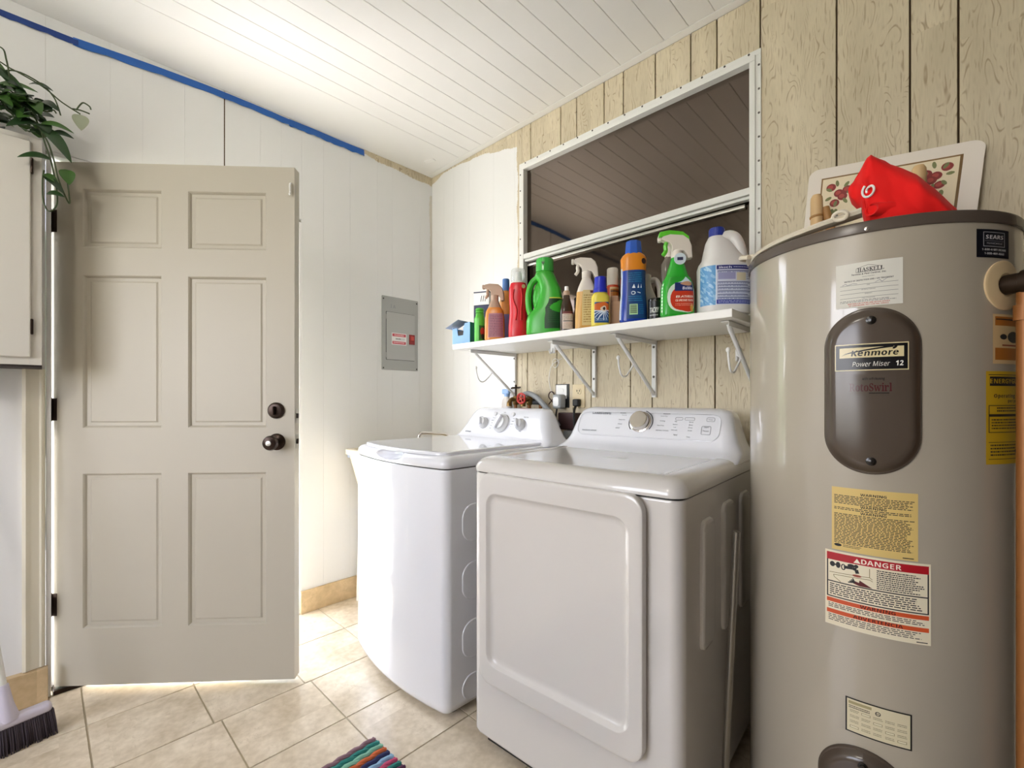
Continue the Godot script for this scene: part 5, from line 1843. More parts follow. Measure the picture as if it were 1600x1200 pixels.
func build_bottles() -> void:
	var F := 0.62   # most of them are turned a little towards the room
	# 1 open tissue carton
	var b := bottle("tissue_box", "pale blue open carton with its flap out, at the far left end of the shelf", 0.725, 0.318, 0.25, "box")
	var hw := 0.052
	for q in [[Vector3(0, 0.002, 0), Vector3(0.104, 0.004, 0.09)], [Vector3(-hw, 0.042, 0), Vector3(0.002, 0.076, 0.09)], [Vector3(0, 0.05, -0.045), Vector3(0.104, 0.10, 0.002)]]:
		obj("side", MB.new().box(q[0], q[1]), "carton_blue", b)
	obj("end", MB.new().box(Vector3(hw, 0.052, 0), Vector3(0.002, 0.104, 0.09)), "carton_teal", b)
	var fr := MB.new().prism(PackedVector2Array([Vector2(-0.052, 0), Vector2(0.052, 0), Vector2(0.052, 0.104), Vector2(0.02, 0.100), Vector2(0.012, 0.042), Vector2(-0.018, 0.040), Vector2(-0.026, 0.078), Vector2(-0.052, 0.076)]), 0.044, 0.046)
	obj("front", fr.commit(10.0), "carton_blue", b)
	obj("flap", MB.new().box(Vector3(-0.045, 0.098, 0.02), Vector3(0.085, 0.002, 0.085), 0.0, Basis(Vector3.BACK, 0.45)), "carton_grey", b)
	obj("inside", MB.new().box(Vector3(0, 0.034, 0), Vector3(0.098, 0.06, 0.084)), "black", b)  # solid black block standing in for the shade inside the carton
	# 2 carton standing behind
	b = bottle("carton", "navy and white carton standing behind the green can", 0.725, 0.205, 0.4, "box")
	obj("body", MB.new().box(Vector3(0, 0.105, 0), Vector3(0.085, 0.21, 0.05), 0.001), "navy", b)
	obj("top", MB.new().box(Vector3(0, 0.242, 0), Vector3(0.087, 0.062, 0.052), 0.002), "white", b)
	obj("lid", MB.new().box(Vector3(0, 0.276, 0), Vector3(0.087, 0.006, 0.052), 0.001), "navy", b)
	for k in 3:
		obj("print_stripe", MB.new().box(Vector3(0.0 + k * 0.012, 0.242, 0.0265), Vector3(0.003, 0.03, 0.0008), 0.0, Basis(Vector3.BACK, -0.2)), "print_dark", b)
	# 3 green can
	var rows := [[0.0, 0.022, 0.022, 2.0], [0.004, 0.026, 0.026, 2.0], [0.11, 0.026, 0.026, 2.0], [0.122, 0.022, 0.022, 2.0], [0.130, 0.019, 0.019, 2.0]]
	b = bottle("aerosol_can", "slim lime green can in front of the navy carton", 0.842, 0.335, F)
	obj("body", MB.new().loft(bottle_rings(rows)), "lime", b)
	for k in 3:
		obj("neck_ring", cap_mesh(0.0205, 0.130 + k * 0.011, 0.140 + k * 0.011, 0), "lime", b)
	var img := blank(80, 120, hexc("1d5a1e"))
	ellipse(img, Vector2(40, 50), Vector2(26, 34), hexc("b02a22"))
	ellipse(img, Vector2(40, 90), Vector2(18, 20), hexc("1c1a18"))
	picture("can_label", img, 0.4)
	obj("label", skin_label(rows, 0.01, 0.078, 5, 80), "can_label", b)
	# 4 orange spray cleaner with a beige trigger
	rows = [[0.0, 0.042, 0.026, 3.4], [0.005, 0.046, 0.029, 3.4], [0.10, 0.045, 0.028, 3.4], [0.135, 0.040, 0.026, 3.0], [0.150, 0.031, 0.023, 2.6], [0.180, 0.020, 0.018, 2.2], [0.188, 0.016, 0.016, 2.0]]
	b = bottle("spray_bottle", "amber orange spray bottle with a beige trigger, beside the lime can", 0.945, 0.335, F)
	obj("body", MB.new().loft(bottle_rings(rows.slice(0, 5))), "amber", b)
	obj("shoulder", MB.new().loft(bottle_rings(rows.slice(4))), "beige_plastic", b)
	img = blank(160, 220, hexc("a8707c"))
	small_print(img, 12, 16, 136, 13, 15, 6, hexc("6a3a4c"))
	picture("amber_label", img, 0.45)
	obj("label", skin_label(rows, 0.012, 0.122, -20, 62), "amber_label", b)
	trigger_head(b, 0.188, 1.12, "beige_plastic", "beige_plastic", "beige_plastic")
	# 5 orange and white bottle with a blue cap, behind
	rows = [[0.0, 0.024, 0.02, 2.6], [0.006, 0.028, 0.023, 2.6], [0.10, 0.028, 0.023], [0.19, 0.030, 0.023], [0.215, 0.026, 0.021], [0.235, 0.016, 0.015], [0.245, 0.014, 0.014]]
	b = bottle("detergent_bottle", "orange and white bottle with a blue cap, half hidden behind the red bottle", 0.938, 0.255, F)
	obj("body", MB.new().loft(bottle_rings(rows.slice(0, 3) + [[0.13, 0.028, 0.023]])), "lavender", b)
	obj("upper_body", MB.new().loft(bottle_rings([[0.13, 0.028, 0.023]] + rows.slice(3))), "orange_soft", b)
	obj("cap", cap_mesh(0.017, 0.243, 0.300, 1), "cap_steel_blue", b)
	# 6 red detergent with a clear cap
	rows = [[0.0, 0.038, 0.026], [0.006, 0.043, 0.030], [0.05, 0.043, 0.030], [0.11, 0.038, 0.026], [0.17, 0.041, 0.028], [0.215, 0.041, 0.028], [0.232, 0.036, 0.026], [0.242, 0.032, 0.025]]
	b = bottle("detergent_bottle", "red detergent bottle with a clear cap", 1.085, 0.325, F)
	obj("body", MB.new().loft(bottle_rings(rows)), "red_plastic", b)
	obj("cap_collar", cap_mesh(0.034, 0.240, 0.248), "white", b)
	obj("cap", MB.new().lathe([Vector2(0.031, 0.246), Vector2(0.033, 0.250), Vector2(0.032, 0.295), Vector2(0.028, 0.303), Vector2(0.0, 0.304), Vector2(0.0, 0.300), Vector2(0.027, 0.299), Vector2(0.029, 0.292), Vector2(0.029, 0.250), Vector2(0.031, 0.246)], 28), "clear_plastic", b)
	obj("spout", MB.new().lathe([Vector2(0.016, 0.245), Vector2(0.016, 0.27), Vector2(0.012, 0.29), Vector2(0.009, 0.288), Vector2(0.012, 0.268), Vector2(0.012, 0.245)], 18), "white", b)
	for s in [-1, 1]:
		obj("grip_ridge", MB.new().tube(curve([Vector3(0.004 + 0.012 * s, 0.075, 0.0285), Vector3(0.010 * s + 0.006, 0.12, 0.0275), Vector3(0.020 * s, 0.17, 0.028), Vector3(0.016 * s, 0.21, 0.028)], 14), 0.004, 8), "red_plastic", b)
	obj("seal", MB.new().prism(circle(0.009, 14), 0, 0.001), "cream_plastic", b).transform = Transform3D(Basis(Vector3.UP, 0.6), Vector3(0.026, 0.222, 0.025))
	# 7 green detergent jug with a handle on its left
	b = bottle("detergent_jug", "large bright green detergent jug with a handle", 1.231, 0.318, 0.5, "jug")
	rows = [[0.0, 0.070, 0.034, 2.8], [0.006, 0.078, 0.040, 2.8], [0.06, 0.078, 0.040, 2.8], [0.085, 0.074, 0.040, 2.8, 0.004], [0.11, 0.060, 0.040, 2.6, 0.018], [0.15, 0.052, 0.038, 2.5, 0.024], [0.19, 0.044, 0.035, 2.4, 0.024], [0.225, 0.040, 0.034, 2.3, 0.012], [0.245, 0.044, 0.034, 2.2, 0.0], [0.258, 0.038, 0.032, 2.1, 0.0], [0.266, 0.033, 0.031, 2.0, 0.0]]
	obj("body", MB.new().loft(bottle_rings(rows, 36)).commit(60.0), "green_plastic", b)
	obj("handle", MB.new().tube(curve([Vector3(-0.020, 0.246, 0), Vector3(-0.052, 0.225, 0), Vector3(-0.068, 0.185, 0), Vector3(-0.070, 0.14, 0), Vector3(-0.064, 0.10, 0), Vector3(-0.050, 0.075, 0)], 26), 0.0135, 14), "green_plastic", b)
	obj("body_web", MB.new().ball(Vector3(-0.018, 0.155, 0), Vector3(0.034, 0.075, 0.020), 18), "green_plastic", b)
	img = blank(220, 260, hexc("14401c"))
	rect(img, 0, 0, 220, 10, hexc("c9d84a"))
	small_print(img, 16, 60, 180, 10, 16, 5, hexc("2c6a34"))
	ellipse(img, Vector2(190, 120), Vector2(18, 26), hexc("20602a"))
	picture("jug_label", img, 0.4)
	obj("label", skin_label(rows, 0.022, 0.150, 2, 88), "jug_label", b)
	obj("cap", cap_mesh(0.037, 0.264, 0.318, 1, 0.93), "green_clear", b)
	obj("arrow_mark", MB.new().prism(PackedVector2Array([Vector2(-0.008, 0.004), Vector2(0.008, 0.004), Vector2(0, -0.010)]), 0, 0.001), "green_dark", b).position = Vector3(0.0, 0.295, 0.0375)
	# 8 small dark bottle
	rows = [[0.0, 0.024, 0.02], [0.004, 0.027, 0.022], [0.08, 0.027, 0.022], [0.10, 0.024, 0.02], [0.14, 0.013, 0.012], [0.155, 0.011, 0.011]]
	b = bottle("dropper_bottle", "small dark brown bottle with a white label, right of the green jug", 1.343, 0.315, F)
	obj("body", MB.new().loft(bottle_rings(rows)), "brown_glass", b)
	obj("cap", cap_mesh(0.013, 0.150, 0.168, 1), "beige_plastic", b)
	obj("cap_tip", cap_mesh(0.0085, 0.166, 0.186), "white", b)
	img = blank(120, 160, hexc("ddd0c4"))
	rect(img, 0, 0, 120, 22, hexc("6a2a2a"))
	rect(img, 10, 84, 100, 8, ink_())
	small_print(img, 10, 30, 100, 4, 13, 5, ink_())
	small_print(img, 10, 104, 100, 4, 13, 5, hexc("8a5a4a"))
	picture("brown_label", img, 0.5)
	obj("label", skin_label(rows, 0.012, 0.082, -30, 70), "brown_label", b)
	# 9 cream and amber spray bottle
	rows = [[0.0, 0.040, 0.026, 3.4], [0.005, 0.044, 0.029, 3.4], [0.08, 0.043, 0.028, 3.4], [0.145, 0.038, 0.026, 3.0], [0.165, 0.032, 0.023, 2.5], [0.200, 0.017, 0.016, 2.0], [0.206, 0.016, 0.016, 2.0]]
	b = bottle("spray_bottle", "amber and cream spray bottle with a white trigger, behind the yellow bottle", 1.442, 0.318, F)
	obj("body", MB.new().loft(bottle_rings(rows.slice(0, 4))), "honey", b)
	obj("shoulder", MB.new().loft(bottle_rings(rows.slice(3))), "cream_white", b)
	img = blank(120, 220, hexc("d8c48e"))
	rect(img, 40, 4, 60, 16, hexc("5a2a3a"))
	small_print(img, 10, 30, 100, 12, 15, 6, hexc("9a7a3a"))
	picture("honey_label", img, 0.45)
	obj("label", skin_label(rows, 0.014, 0.150, -12, 60), "honey_label", b)
	trigger_head(b, 0.206, 1.12, "cream_white", "cream_white", "cream_white")
	# 10 yellow bottle with blue cap
	rows = [[0.0, 0.030, 0.020, 3.2], [0.004, 0.034, 0.023, 3.2], [0.06, 0.034, 0.023, 3.2], [0.11, 0.033, 0.022, 3.0], [0.122, 0.026, 0.02, 2.4], [0.127, 0.024, 0.02, 2.2]]
	b = bottle("stain_bottle", "small yellow bottle with a bright blue cap", 1.524, 0.347, F)
	obj("body", MB.new().loft(bottle_rings(rows)), "yellow_plastic", b)
	obj("cap_skirt", cap_mesh(0.0265, 0.125, 0.142, 0, 0.9), "blue_cap", b)
	obj("cap", cap_mesh(0.022, 0.140, 0.184, 1), "blue_cap", b)
	img = blank(150, 190, hexc("1e4f86"))
	fill_poly(img, PackedVector2Array([Vector2(0, 70), Vector2(0, 20), Vector2(75, 0), Vector2(150, 20), Vector2(150, 90)]), hexc("d86a24"))
	for k in 9:
		var a := PI + PI * k / 8.0
		stroke(img, [Vector2(75, 80), Vector2(75, 80) - Vector2(cos(a), sin(a)) * 90.0], 7, hexc("dfe9f0"))
	ellipse(img, Vector2(80, 62), Vector2(24, 26), hexc("e8dcc4"))
	ellipse(img, Vector2(80, 62), Vector2(13, 15), hexc("3a2418"))
	small_print(img, 20, 150, 110, 2, 14, 6, hexc("a8c4dc"))
	picture("yellow_bottle_label", img, 0.4)
	obj("label", skin_label(rows, 0.012, 0.088, -30, 50), "yellow_bottle_label", b)
	# 11 orange cans behind, tan carton in front of them
	for q in [[1.470, 0.175, 0.262, "orange and white aerosol can behind the tan carton, the shorter one"], [1.520, 0.150, 0.290, "orange and white aerosol can behind the tan carton, the taller one"]]:
		b = bottle("aerosol_can", q[3], q[0], q[1], F)
		var h: float = q[2]
		var rw := [[0.0, 0.022, 0.022, 2.0], [0.004, 0.024, 0.024, 2.0], [h - 0.075, 0.024, 0.024, 2.0], [h - 0.068, 0.021, 0.021, 2.0]]
		obj("body", MB.new().loft(bottle_rings(rw)), "orange_can", b)
		obj("cap", cap_mesh(0.023, h - 0.070, h), "cream_white", b)
		if not M.has("orange_label"):
			img = blank(100, 200, hexc("c8421c"))
			rect(img, 44, 10, 40, 180, hexc("7c7c80"))
			rect(img, 50, 14, 28, 30, hexc("e8dcc8"))
			small_print(img, 48, 60, 34, 10, 12, 5, hexc("4a4a4c"))
			picture("orange_can_label", img, 0.4)
			M["orange_label"] = M["orange_can_label"]
		obj("label", skin_label(rw, 0.02, h - 0.08, -30, 80), "orange_label", b)
	b = bottle("carton", "small plain tan carton between the yellow and the blue bottles", 1.556, 0.288, F, "box")
	obj("body", MB.new().box(Vector3(0, 0.048, 0), Vector3(0.046, 0.096, 0.034), 0.002), "tan_card", b)
	obj("lid", MB.new().box(Vector3(-0.008, 0.107, 0), Vector3(0.028, 0.022, 0.026), 0.002), "tan_card", b)
	# 12 big blue bottle with orange shoulder
	rows = [[0.0, 0.042, 0.029, 2.8], [0.006, 0.048, 0.033, 2.8], [0.05, 0.047, 0.033, 2.8], [0.10, 0.043, 0.030, 2.8], [0.16, 0.041, 0.029, 2.8], [0.185, 0.042, 0.029, 2.8], [0.225, 0.045, 0.030, 2.7], [0.238, 0.038, 0.028, 2.4], [0.244, 0.030, 0.026, 2.2]]
	b = bottle("detergent_bottle", "tall blue detergent bottle with an orange shoulder and blue cap", 1.652, 0.333, 0.55)
	obj("body", MB.new().loft(bottle_rings(rows.slice(0, 6))), "deep_blue", b)
	obj("shoulder", MB.new().loft(bottle_rings([[0.182, 0.0428, 0.0296, 2.8]] + rows.slice(6))), "orange_plastic", b)
	var cap := []
	for q in [[0.240, 0.031], [0.244, 0.031], [0.286, 0.027], [0.290, 0.022]]:
		var ring := PackedVector3Array()
		for i in 8:
			ring.append(Vector3(sin(TAU * (i + 0.5) / 8) * q[1], q[0], cos(TAU * (i + 0.5) / 8) * q[1] * 0.92))
		cap.append(ring)
	obj("cap", MB.new().loft(cap).commit(15.0), "cap_blue", b)
	img = blank(200, 300, hexc("12407c"))
	rect(img, 130, 0, 8, 300, hexc("0e2c66"))
	small_print(img, 12, 14, 110, 5, 13, 5, hexc("2c86b4"))
	for k in 3:
		fill_poly(img, PackedVector2Array([Vector2(40 + k * 30, 110), Vector2(50 + k * 30, 84), Vector2(56 + k * 30, 110)]), Color(0.92, 0.94, 0.96))
	ellipse(img, Vector2(46, 140), Vector2(11, 11), Color(0.9, 0.93, 0.96))
	ellipse(img, Vector2(46, 140), Vector2(7, 7), hexc("12407c"))
	stroke(img, [Vector2(70, 136), Vector2(100, 142)], 5, Color(0.9, 0.93, 0.96))
	small_print(img, 12, 160, 110, 3, 13, 5, hexc("2c86b4"))
	rect(img, 24, 210, 46, 66, hexc("b9dfae"))
	for k in 9:
		rect(img, 30, 216 + k * 6, 34, 3, ink_())
	small_print(img, 80, 214, 50, 5, 13, 5, hexc("2c86b4"))
	picture("blue_label", img, 0.35)
	obj("label", skin_label(rows, 0.012, 0.180, -22, 70), "blue_label", b)
	obj("side_stripe", skin_label(rows, 0.01, 0.19, -86, -58), "stripe_white", b)
	obj("emblem", MB.new().lathe([Vector2(0, 0), Vector2(0.010, 0), Vector2(0.010, 0.001), Vector2(0.006, 0.0012), Vector2(0.006, 0.001), Vector2(0, 0.001)], 18, Vector3.ZERO, Basis(Vector3.RIGHT, PI / 2)), "maroon", b).transform = Transform3D(Basis(Vector3.UP, 0.75), Vector3(0.0335, 0.212, 0.0245))
	# 13 pale bottle with an arched handle behind
	b = bottle("jug", "pale grey jug with an arched handle, behind the tall blue bottle", 1.655, 0.245, F, "jug")
	rows = [[0.0, 0.036, 0.026], [0.004, 0.038, 0.028], [0.09, 0.038, 0.028], [0.11, 0.032, 0.026], [0.14, 0.020, 0.020], [0.165, 0.015, 0.015]]
	obj("body", MB.new().loft(bottle_rings(rows)), "milky", b)
	obj("handle", MB.new().tube(curve([Vector3(0.012, 0.165, 0), Vector3(0.032, 0.168, 0), Vector3(0.046, 0.145, 0), Vector3(0.050, 0.11, 0), Vector3(0.046, 0.075, 0), Vector3(0.034, 0.055, 0)], 20), 0.010, 10), "milky", b)
	obj("cap", cap_mesh(0.018, 0.160, 0.188), "milky", b)
	# 14 clear dish soap
	rows = [[0.0, 0.028, 0.02], [0.004, 0.031, 0.022], [0.06, 0.031, 0.022], [0.12, 0.025, 0.02], [0.20, 0.031, 0.022], [0.235, 0.031, 0.022], [0.258, 0.020, 0.017], [0.268, 0.014, 0.014]]
	b = bottle("soap_bottle", "clear smoky soap bottle with a white cap, behind the green spray", 1.700, 0.150, F)
	obj("body", MB.new().loft(bottle_rings(rows)), "smoky_plastic", b)
	obj("cap", cap_mesh(0.017, 0.262, 0.285, 0), "cream_white", b)
	obj("cap_tip", MB.new().lathe([Vector2(0, 0.283), Vector2(0.011, 0.283), Vector2(0.009, 0.302), Vector2(0.013, 0.306), Vector2(0.012, 0.312), Vector2(0, 0.312)], 16), "cream_white", b)
	# 15 low black tin
	rows = [[0.0, 0.026, 0.026, 2.0], [0.003, 0.028, 0.028, 2.0], [0.072, 0.028, 0.028, 2.0], [0.076, 0.026, 0.026, 2.0]]
	b = bottle("tin_can", "low black tin with white lettering, left of the green spray bottle", 1.732, 0.318, F, "tin")
	obj("body", MB.new().loft(bottle_rings(rows)), "black_gloss", b)
	img = blank(160, 90, Color(0.05, 0.05, 0.05))
	write(img, "TACKY", 20, 60, 26, Color(0.9, 0.9, 0.88), true, "Droid Sans", 0.15, 0.9)
	small_print(img, 20, 70, 110, 1, 10, 6, Color(0.7, 0.7, 0.7))
	picture("tin_label", img, 0.3)
	obj("label", skin_label(rows, 0.006, 0.066, -70, 30), "tin_label", b)
	# 16 green spray bottle
	rows = [[0.0, 0.046, 0.029, 3.2], [0.006, 0.052, 0.033, 3.2], [0.09, 0.051, 0.032, 3.2], [0.118, 0.045, 0.030, 2.8], [0.135, 0.035, 0.027, 2.5], [0.175, 0.023, 0.021, 2.2], [0.200, 0.017, 0.017, 2.0]]
	b = bottle("spray_bottle", "green bathroom spray bottle with a white and green trigger", 1.815, 0.342, F)
	obj("body", MB.new().loft(bottle_rings(rows)), "green_clear_plastic", b)
	img = blank(300, 330, hexc("2aa32e"))
	ellipse(img, Vector2(150, 180), Vector2(146, 140), hexc("d9ecdc"))
	ellipse(img, Vector2(158, 196), Vector2(118, 118), hexc("cc3a1c"))
	ellipse(img, Vector2(214, 278), Vector2(30, 34), hexc("e0a23a"))
	fill_poly(img, PackedVector2Array([Vector2(80, 60), Vector2(160, 0), Vector2(250, 60)]), hexc("cfe6ee"))
	rect(img, 76, 52, 180, 76, hexc("20306e"))
	ellipse(img, Vector2(166, 62), Vector2(66, 20), hexc("c99a78"))
	write(img, "Bubbles", 166, 116, 26, Color(0.95, 0.96, 1), true, "Droid Sans", 0.1, 0.85, true)
	write(img, "BATHROOM", 160, 188, 20, Color(0.98, 0.95, 0.9), true, "Droid Sans", 0.1, 1.0, true)
	write(img, "GRIME FIGHTER", 160, 220, 18, Color(0.98, 0.95, 0.9), true, "Droid Sans", 0.1, 0.85, true)
	small_print(img, 80, 238, 150, 2, 14, 5, hexc("f0b09a"))
	picture("spray_label", img, 0.35)
	obj("label", skin_label(rows, 0.006, 0.126, -34, 74), "spray_label", b)
	img = blank(40, 220, hexc("5ccb62"))
	for k in 9:
		rect(img, 8, 8 + k * 24, 22, 15, Color(0.92, 0.98, 0.92))
	picture("side_label", img, 0.35)
	obj("side_label", skin_label(rows, 0.012, 0.110, -78, -58), "side_label", b)
	trigger_head(b, 0.196, 1.16, "cream_white", "trigger_green", "cream_white", "trigger_green")
	obj("neck_tag", MB.new().prism(circle(0.019, 20), 0.0, 0.0012), "tag_white", b).position = Vector3(0.006, 0.186, 0.0215)
	obj("tag_print", MB.new().box(Vector3(0.006, 0.186, 0.0232), Vector3(0.018, 0.010, 0.0006)), "navy", b)
	# 17 bleach jug
	b = bottle("bleach_jug", "white bleach jug with blue cap and label at the shelf end by the tank", 1.935, 0.262, 0.72, "jug")
	rows = [[0.0, 0.070, 0.050, 2.7], [0.006, 0.078, 0.056, 2.7], [0.02, 0.080, 0.058, 2.7], [0.150, 0.080, 0.058, 2.7], [0.165, 0.076, 0.056, 2.6], [0.18, 0.064, 0.052, 2.5, -0.002], [0.205, 0.052, 0.044, 2.4, -0.010], [0.235, 0.038, 0.034, 2.2, -0.018], [0.252, 0.026, 0.024, 2.0, -0.022], [0.258, 0.020, 0.020, 2.0, -0.022]]
	obj("body", MB.new().loft(bottle_rings(rows, 40)).commit(60.0), "bleach_white", b)
	obj("handle", MB.new().tube(curve([Vector3(-0.012, 0.240, 0.004), Vector3(0.008, 0.252, 0.012), Vector3(0.026, 0.244, 0.018), Vector3(0.038, 0.218, 0.022), Vector3(0.046, 0.190, 0.020), Vector3(0.052, 0.160, 0.016)], 26), 0.019, 16), "bleach_white", b)
	obj("cap", cap_mesh(0.024, 0.254, 0.282, 1), "cap_dark_blue", b)
	for m in b.get_children():
		if m.name == "cap":
			m.position.x = -0.022
	img = blank(480, 300, hexc("5f9fd6"))
	for k in 60:
		var u := rng.randf()
		ellipse(img, Vector2(u * 170, rng.randf() * 300), Vector2(rng.randf_range(10, 40), rng.randf_range(6, 14)), hexc("5f9fd6").lerp(hexc("b6dcf2"), rng.randf()), 0.6)
	rect(img, 172, 0, 308, 300, hexc("c9d2e4"))
	rect(img, 172, 0, 6, 300, Color(0.95, 0.97, 1))
	rect(img, 178, 4, 296, 30, hexc("232a72"))
	write(img, "bleach", 196, 28, 16, Color(0.93, 0.95, 1), true)
	small_print(img, 270, 16, 180, 1, 10, 5, Color(0.8, 0.84, 0.95))
	rect(img, 190, 60, 90, 50, hexc("9a9cc8"))
	rect(img, 286, 60, 70, 60, hexc("d3cdb4"))
	small_print(img, 364, 60, 104, 4, 14, 6, hexc("7a8498"))
	for y in [44, 128, 150, 172, 196, 222, 244]:
		rect(img, 186, y, 280 if y % 4 == 0 else 190, 5, hexc("232a72"))
		small_print(img, 186, y + 9, 280, 1, 10, 5, hexc("6a74a4"))
	rect(img, 178, 262, 296, 32, hexc("2c3a96"))
	small_print(img, 190, 270, 270, 2, 11, 5, hexc("aab4e0"))
	picture("bleach_label", img, 0.4)
	obj("label", skin_label(rows, 0.026, 0.150, -80, 66), "bleach_label", b)


func ink_() -> Color:
	return Color(0.1, 0.1, 0.11)


func build_misc() -> void:
	build_plant()
	build_broom()
	build_rug()
	build_heater_top()
	# rods leaning in the gap between the dryer and the tank
	var p := obj("metal_pole", MB.new().tube([Vector3(2.036, 0.004, 0.56), Vector3(2.056, 0.40, 0.57), Vector3(2.077, 0.80, 0.58)], 0.009, 14), "pole_metal")
	tag(p, "thin silver pole leaning in the gap between dryer and water heater", "pole")


# one narrow leaf from a to b, folded along its midrib and drooping at the tip
func leaf(a: Vector3, b: Vector3, w: float, face: Vector3, droop := 0.12) -> MB:
	var ax := b - a
	var side := ax.cross(face).normalized()
	var up := side.cross(ax).normalized()
	var L := ax.length()
	var rows := []
	for i in 11:
		var t := i / 10.0
		var c := a + ax * t + up * (sin(t * PI) * 0.10 * L) - Vector3.UP * droop * L * t * t
		var hw := w * 0.5 * pow(sin(PI * clampf(pow(t, 0.75), 0.0, 1.0)), 0.8) + 0.0006
		var th := 0.0009
		rows.append(PackedVector3Array([c - side * hw + up * hw * 0.28, c + up * th, c + side * hw + up * hw * 0.28, c + side * hw + up * (hw * 0.28 - th), c - up * th, c - side * hw + up * (hw * 0.28 - th)]))
	return MB.new().loft(rows)


func build_plant() -> void:
	var t := thing("trailing_plant", "dark green trailing vine plant spilling over the white wall cabinet", "plant", Vector3(0.085, 2.043, 1.99))
	var o := t.position
	obj("pot", MB.new().lathe([Vector2(0, 0.0), Vector2(0.055, 0.0), Vector2(0.068, 0.10), Vector2(0.073, 0.10), Vector2(0.073, 0.112), Vector2(0.066, 0.112), Vector2(0.062, 0.09), Vector2(0, 0.085)], 24), "terracotta", t)
	# vines: paths in (y, z) about the cabinet's face, as the photo shows them
	var vines := [
		[Vector3(0.040, 2.200, 1.971), Vector3(0.125, 2.275, 1.907), Vector3(0.179, 2.248, 1.864), Vector3(0.195, 2.216, 1.789), Vector3(0.195, 2.184, 1.741), Vector3(0.195, 2.163, 1.693)],
		[Vector3(0.061, 2.211, 1.961), Vector3(0.147, 2.243, 1.886), Vector3(0.195, 2.238, 1.843), Vector3(0.195, 2.222, 1.789), Vector3(0.195, 2.195, 1.763), Vector3(0.195, 2.168, 1.752), Vector3(0.195, 2.136, 1.744)],
		[Vector3(0.040, 2.211, 1.950), Vector3(0.147, 2.190, 1.875), Vector3(0.195, 2.125, 1.821), Vector3(0.195, 2.074, 1.797), Vector3(0.195, 2.018, 1.782), Vector3(0.195, 1.954, 1.766), Vector3(0.195, 1.868, 1.754), Vector3(0.195, 1.815, 1.754), Vector3(0.195, 1.788, 1.773), Vector3(0.195, 1.820, 1.787), Vector3(0.195, 1.890, 1.789), Vector3(0.195, 1.927, 1.785)],
		[Vector3(0.050, 2.200, 1.939), Vector3(0.158, 2.125, 1.843), Vector3(0.195, 2.045, 1.784), Vector3(0.195, 1.975, 1.762), Vector3(0.195, 1.906, 1.749), Vector3(0.195, 1.847, 1.730), Vector3(0.195, 1.831, 1.721), Vector3(0.195, 1.863, 1.723), Vector3(0.195, 1.927, 1.728)],
		[Vector3(0.018, 2.222, 1.993), Vector3(0.115, 2.318, 1.939), Vector3(0.179, 2.307, 1.886), Vector3(0.195, 2.264, 1.873), Vector3(0.195, 2.211, 1.866)],
		[Vector3(0.061, 2.190, 1.971), Vector3(0.179, 2.147, 1.907), Vector3(0.195, 2.093, 1.864), Vector3(0.195, 2.072, 1.845), Vector3(0.195, 2.104, 1.834), Vector3(0.195, 2.168, 1.848)],
		[Vector3(0.195, 2.173, 1.714), Vector3(0.195, 2.177, 1.693), Vector3(0.195, 2.175, 1.668)],
		[Vector3(0.195, 2.173, 1.704), Vector3(0.195, 2.198, 1.693), Vector3(0.195, 2.208, 1.684), Vector3(0.195, 2.202, 1.669), Vector3(0.195, 2.192, 1.665)],
		[Vector3(0.168, 2.147, 1.843), Vector3(0.195, 2.131, 1.800), Vector3(0.195, 2.136, 1.774), Vector3(0.195, 2.147, 1.762), Vector3(0.195, 2.138, 1.755)]]
	for v in vines:
		var pts := []
		for q in v:
			pts.append(q - o)
		obj("vine", MB.new().tube(curve(pts, v.size() * 5), 0.0024, 6), "vine", t)
	# leaves: base, tip, width
	var lv := [
		[Vector3(0.195, 2.080, 1.797), Vector3(0.216, 2.045, 1.873), 0.034], [Vector3(0.195, 2.077, 1.795), Vector3(0.227, 1.981, 1.717), 0.034], [Vector3(0.195, 2.085, 1.794), Vector3(0.216, 2.088, 1.711), 0.024], [Vector3(0.195, 2.061, 1.768), Vector3(0.216, 2.066, 1.711), 0.026],
		[Vector3(0.195, 1.970, 1.766), Vector3(0.211, 1.954, 1.848), 0.026], [Vector3(0.195, 1.913, 1.787), Vector3(0.206, 1.892, 1.749), 0.022], [Vector3(0.195, 1.906, 1.786), Vector3(0.216, 1.863, 1.738), 0.02], [Vector3(0.195, 1.847, 1.779), Vector3(0.216, 1.849, 1.734), 0.022],
		[Vector3(0.195, 1.949, 1.732), Vector3(0.206, 1.900, 1.722), 0.034], [Vector3(0.195, 2.161, 1.693), Vector3(0.200, 2.109, 1.691), 0.036],
		[Vector3(0.147, 2.254, 1.907), Vector3(0.195, 2.136, 1.811), 0.028], [Vector3(0.125, 2.190, 1.907), Vector3(0.195, 2.206, 1.800), 0.026], [Vector3(0.147, 2.168, 1.886), Vector3(0.206, 2.115, 1.784), 0.030], [Vector3(0.125, 2.232, 1.929), Vector3(0.195, 2.211, 1.864), 0.03],
		[Vector3(0.115, 2.275, 1.961), Vector3(0.195, 2.243, 1.875), 0.03], [Vector3(0.168, 2.222, 1.821), Vector3(0.206, 2.216, 1.763), 0.018], [Vector3(0.158, 2.147, 1.854), Vector3(0.216, 2.077, 1.841), 0.028], [Vector3(0.168, 2.168, 1.821), Vector3(0.216, 2.117, 1.792), 0.036],
		[Vector3(0.158, 2.157, 1.800), Vector3(0.206, 2.141, 1.766), 0.04], [Vector3(0.136, 2.125, 1.864), Vector3(0.206, 2.093, 1.891), 0.032]]
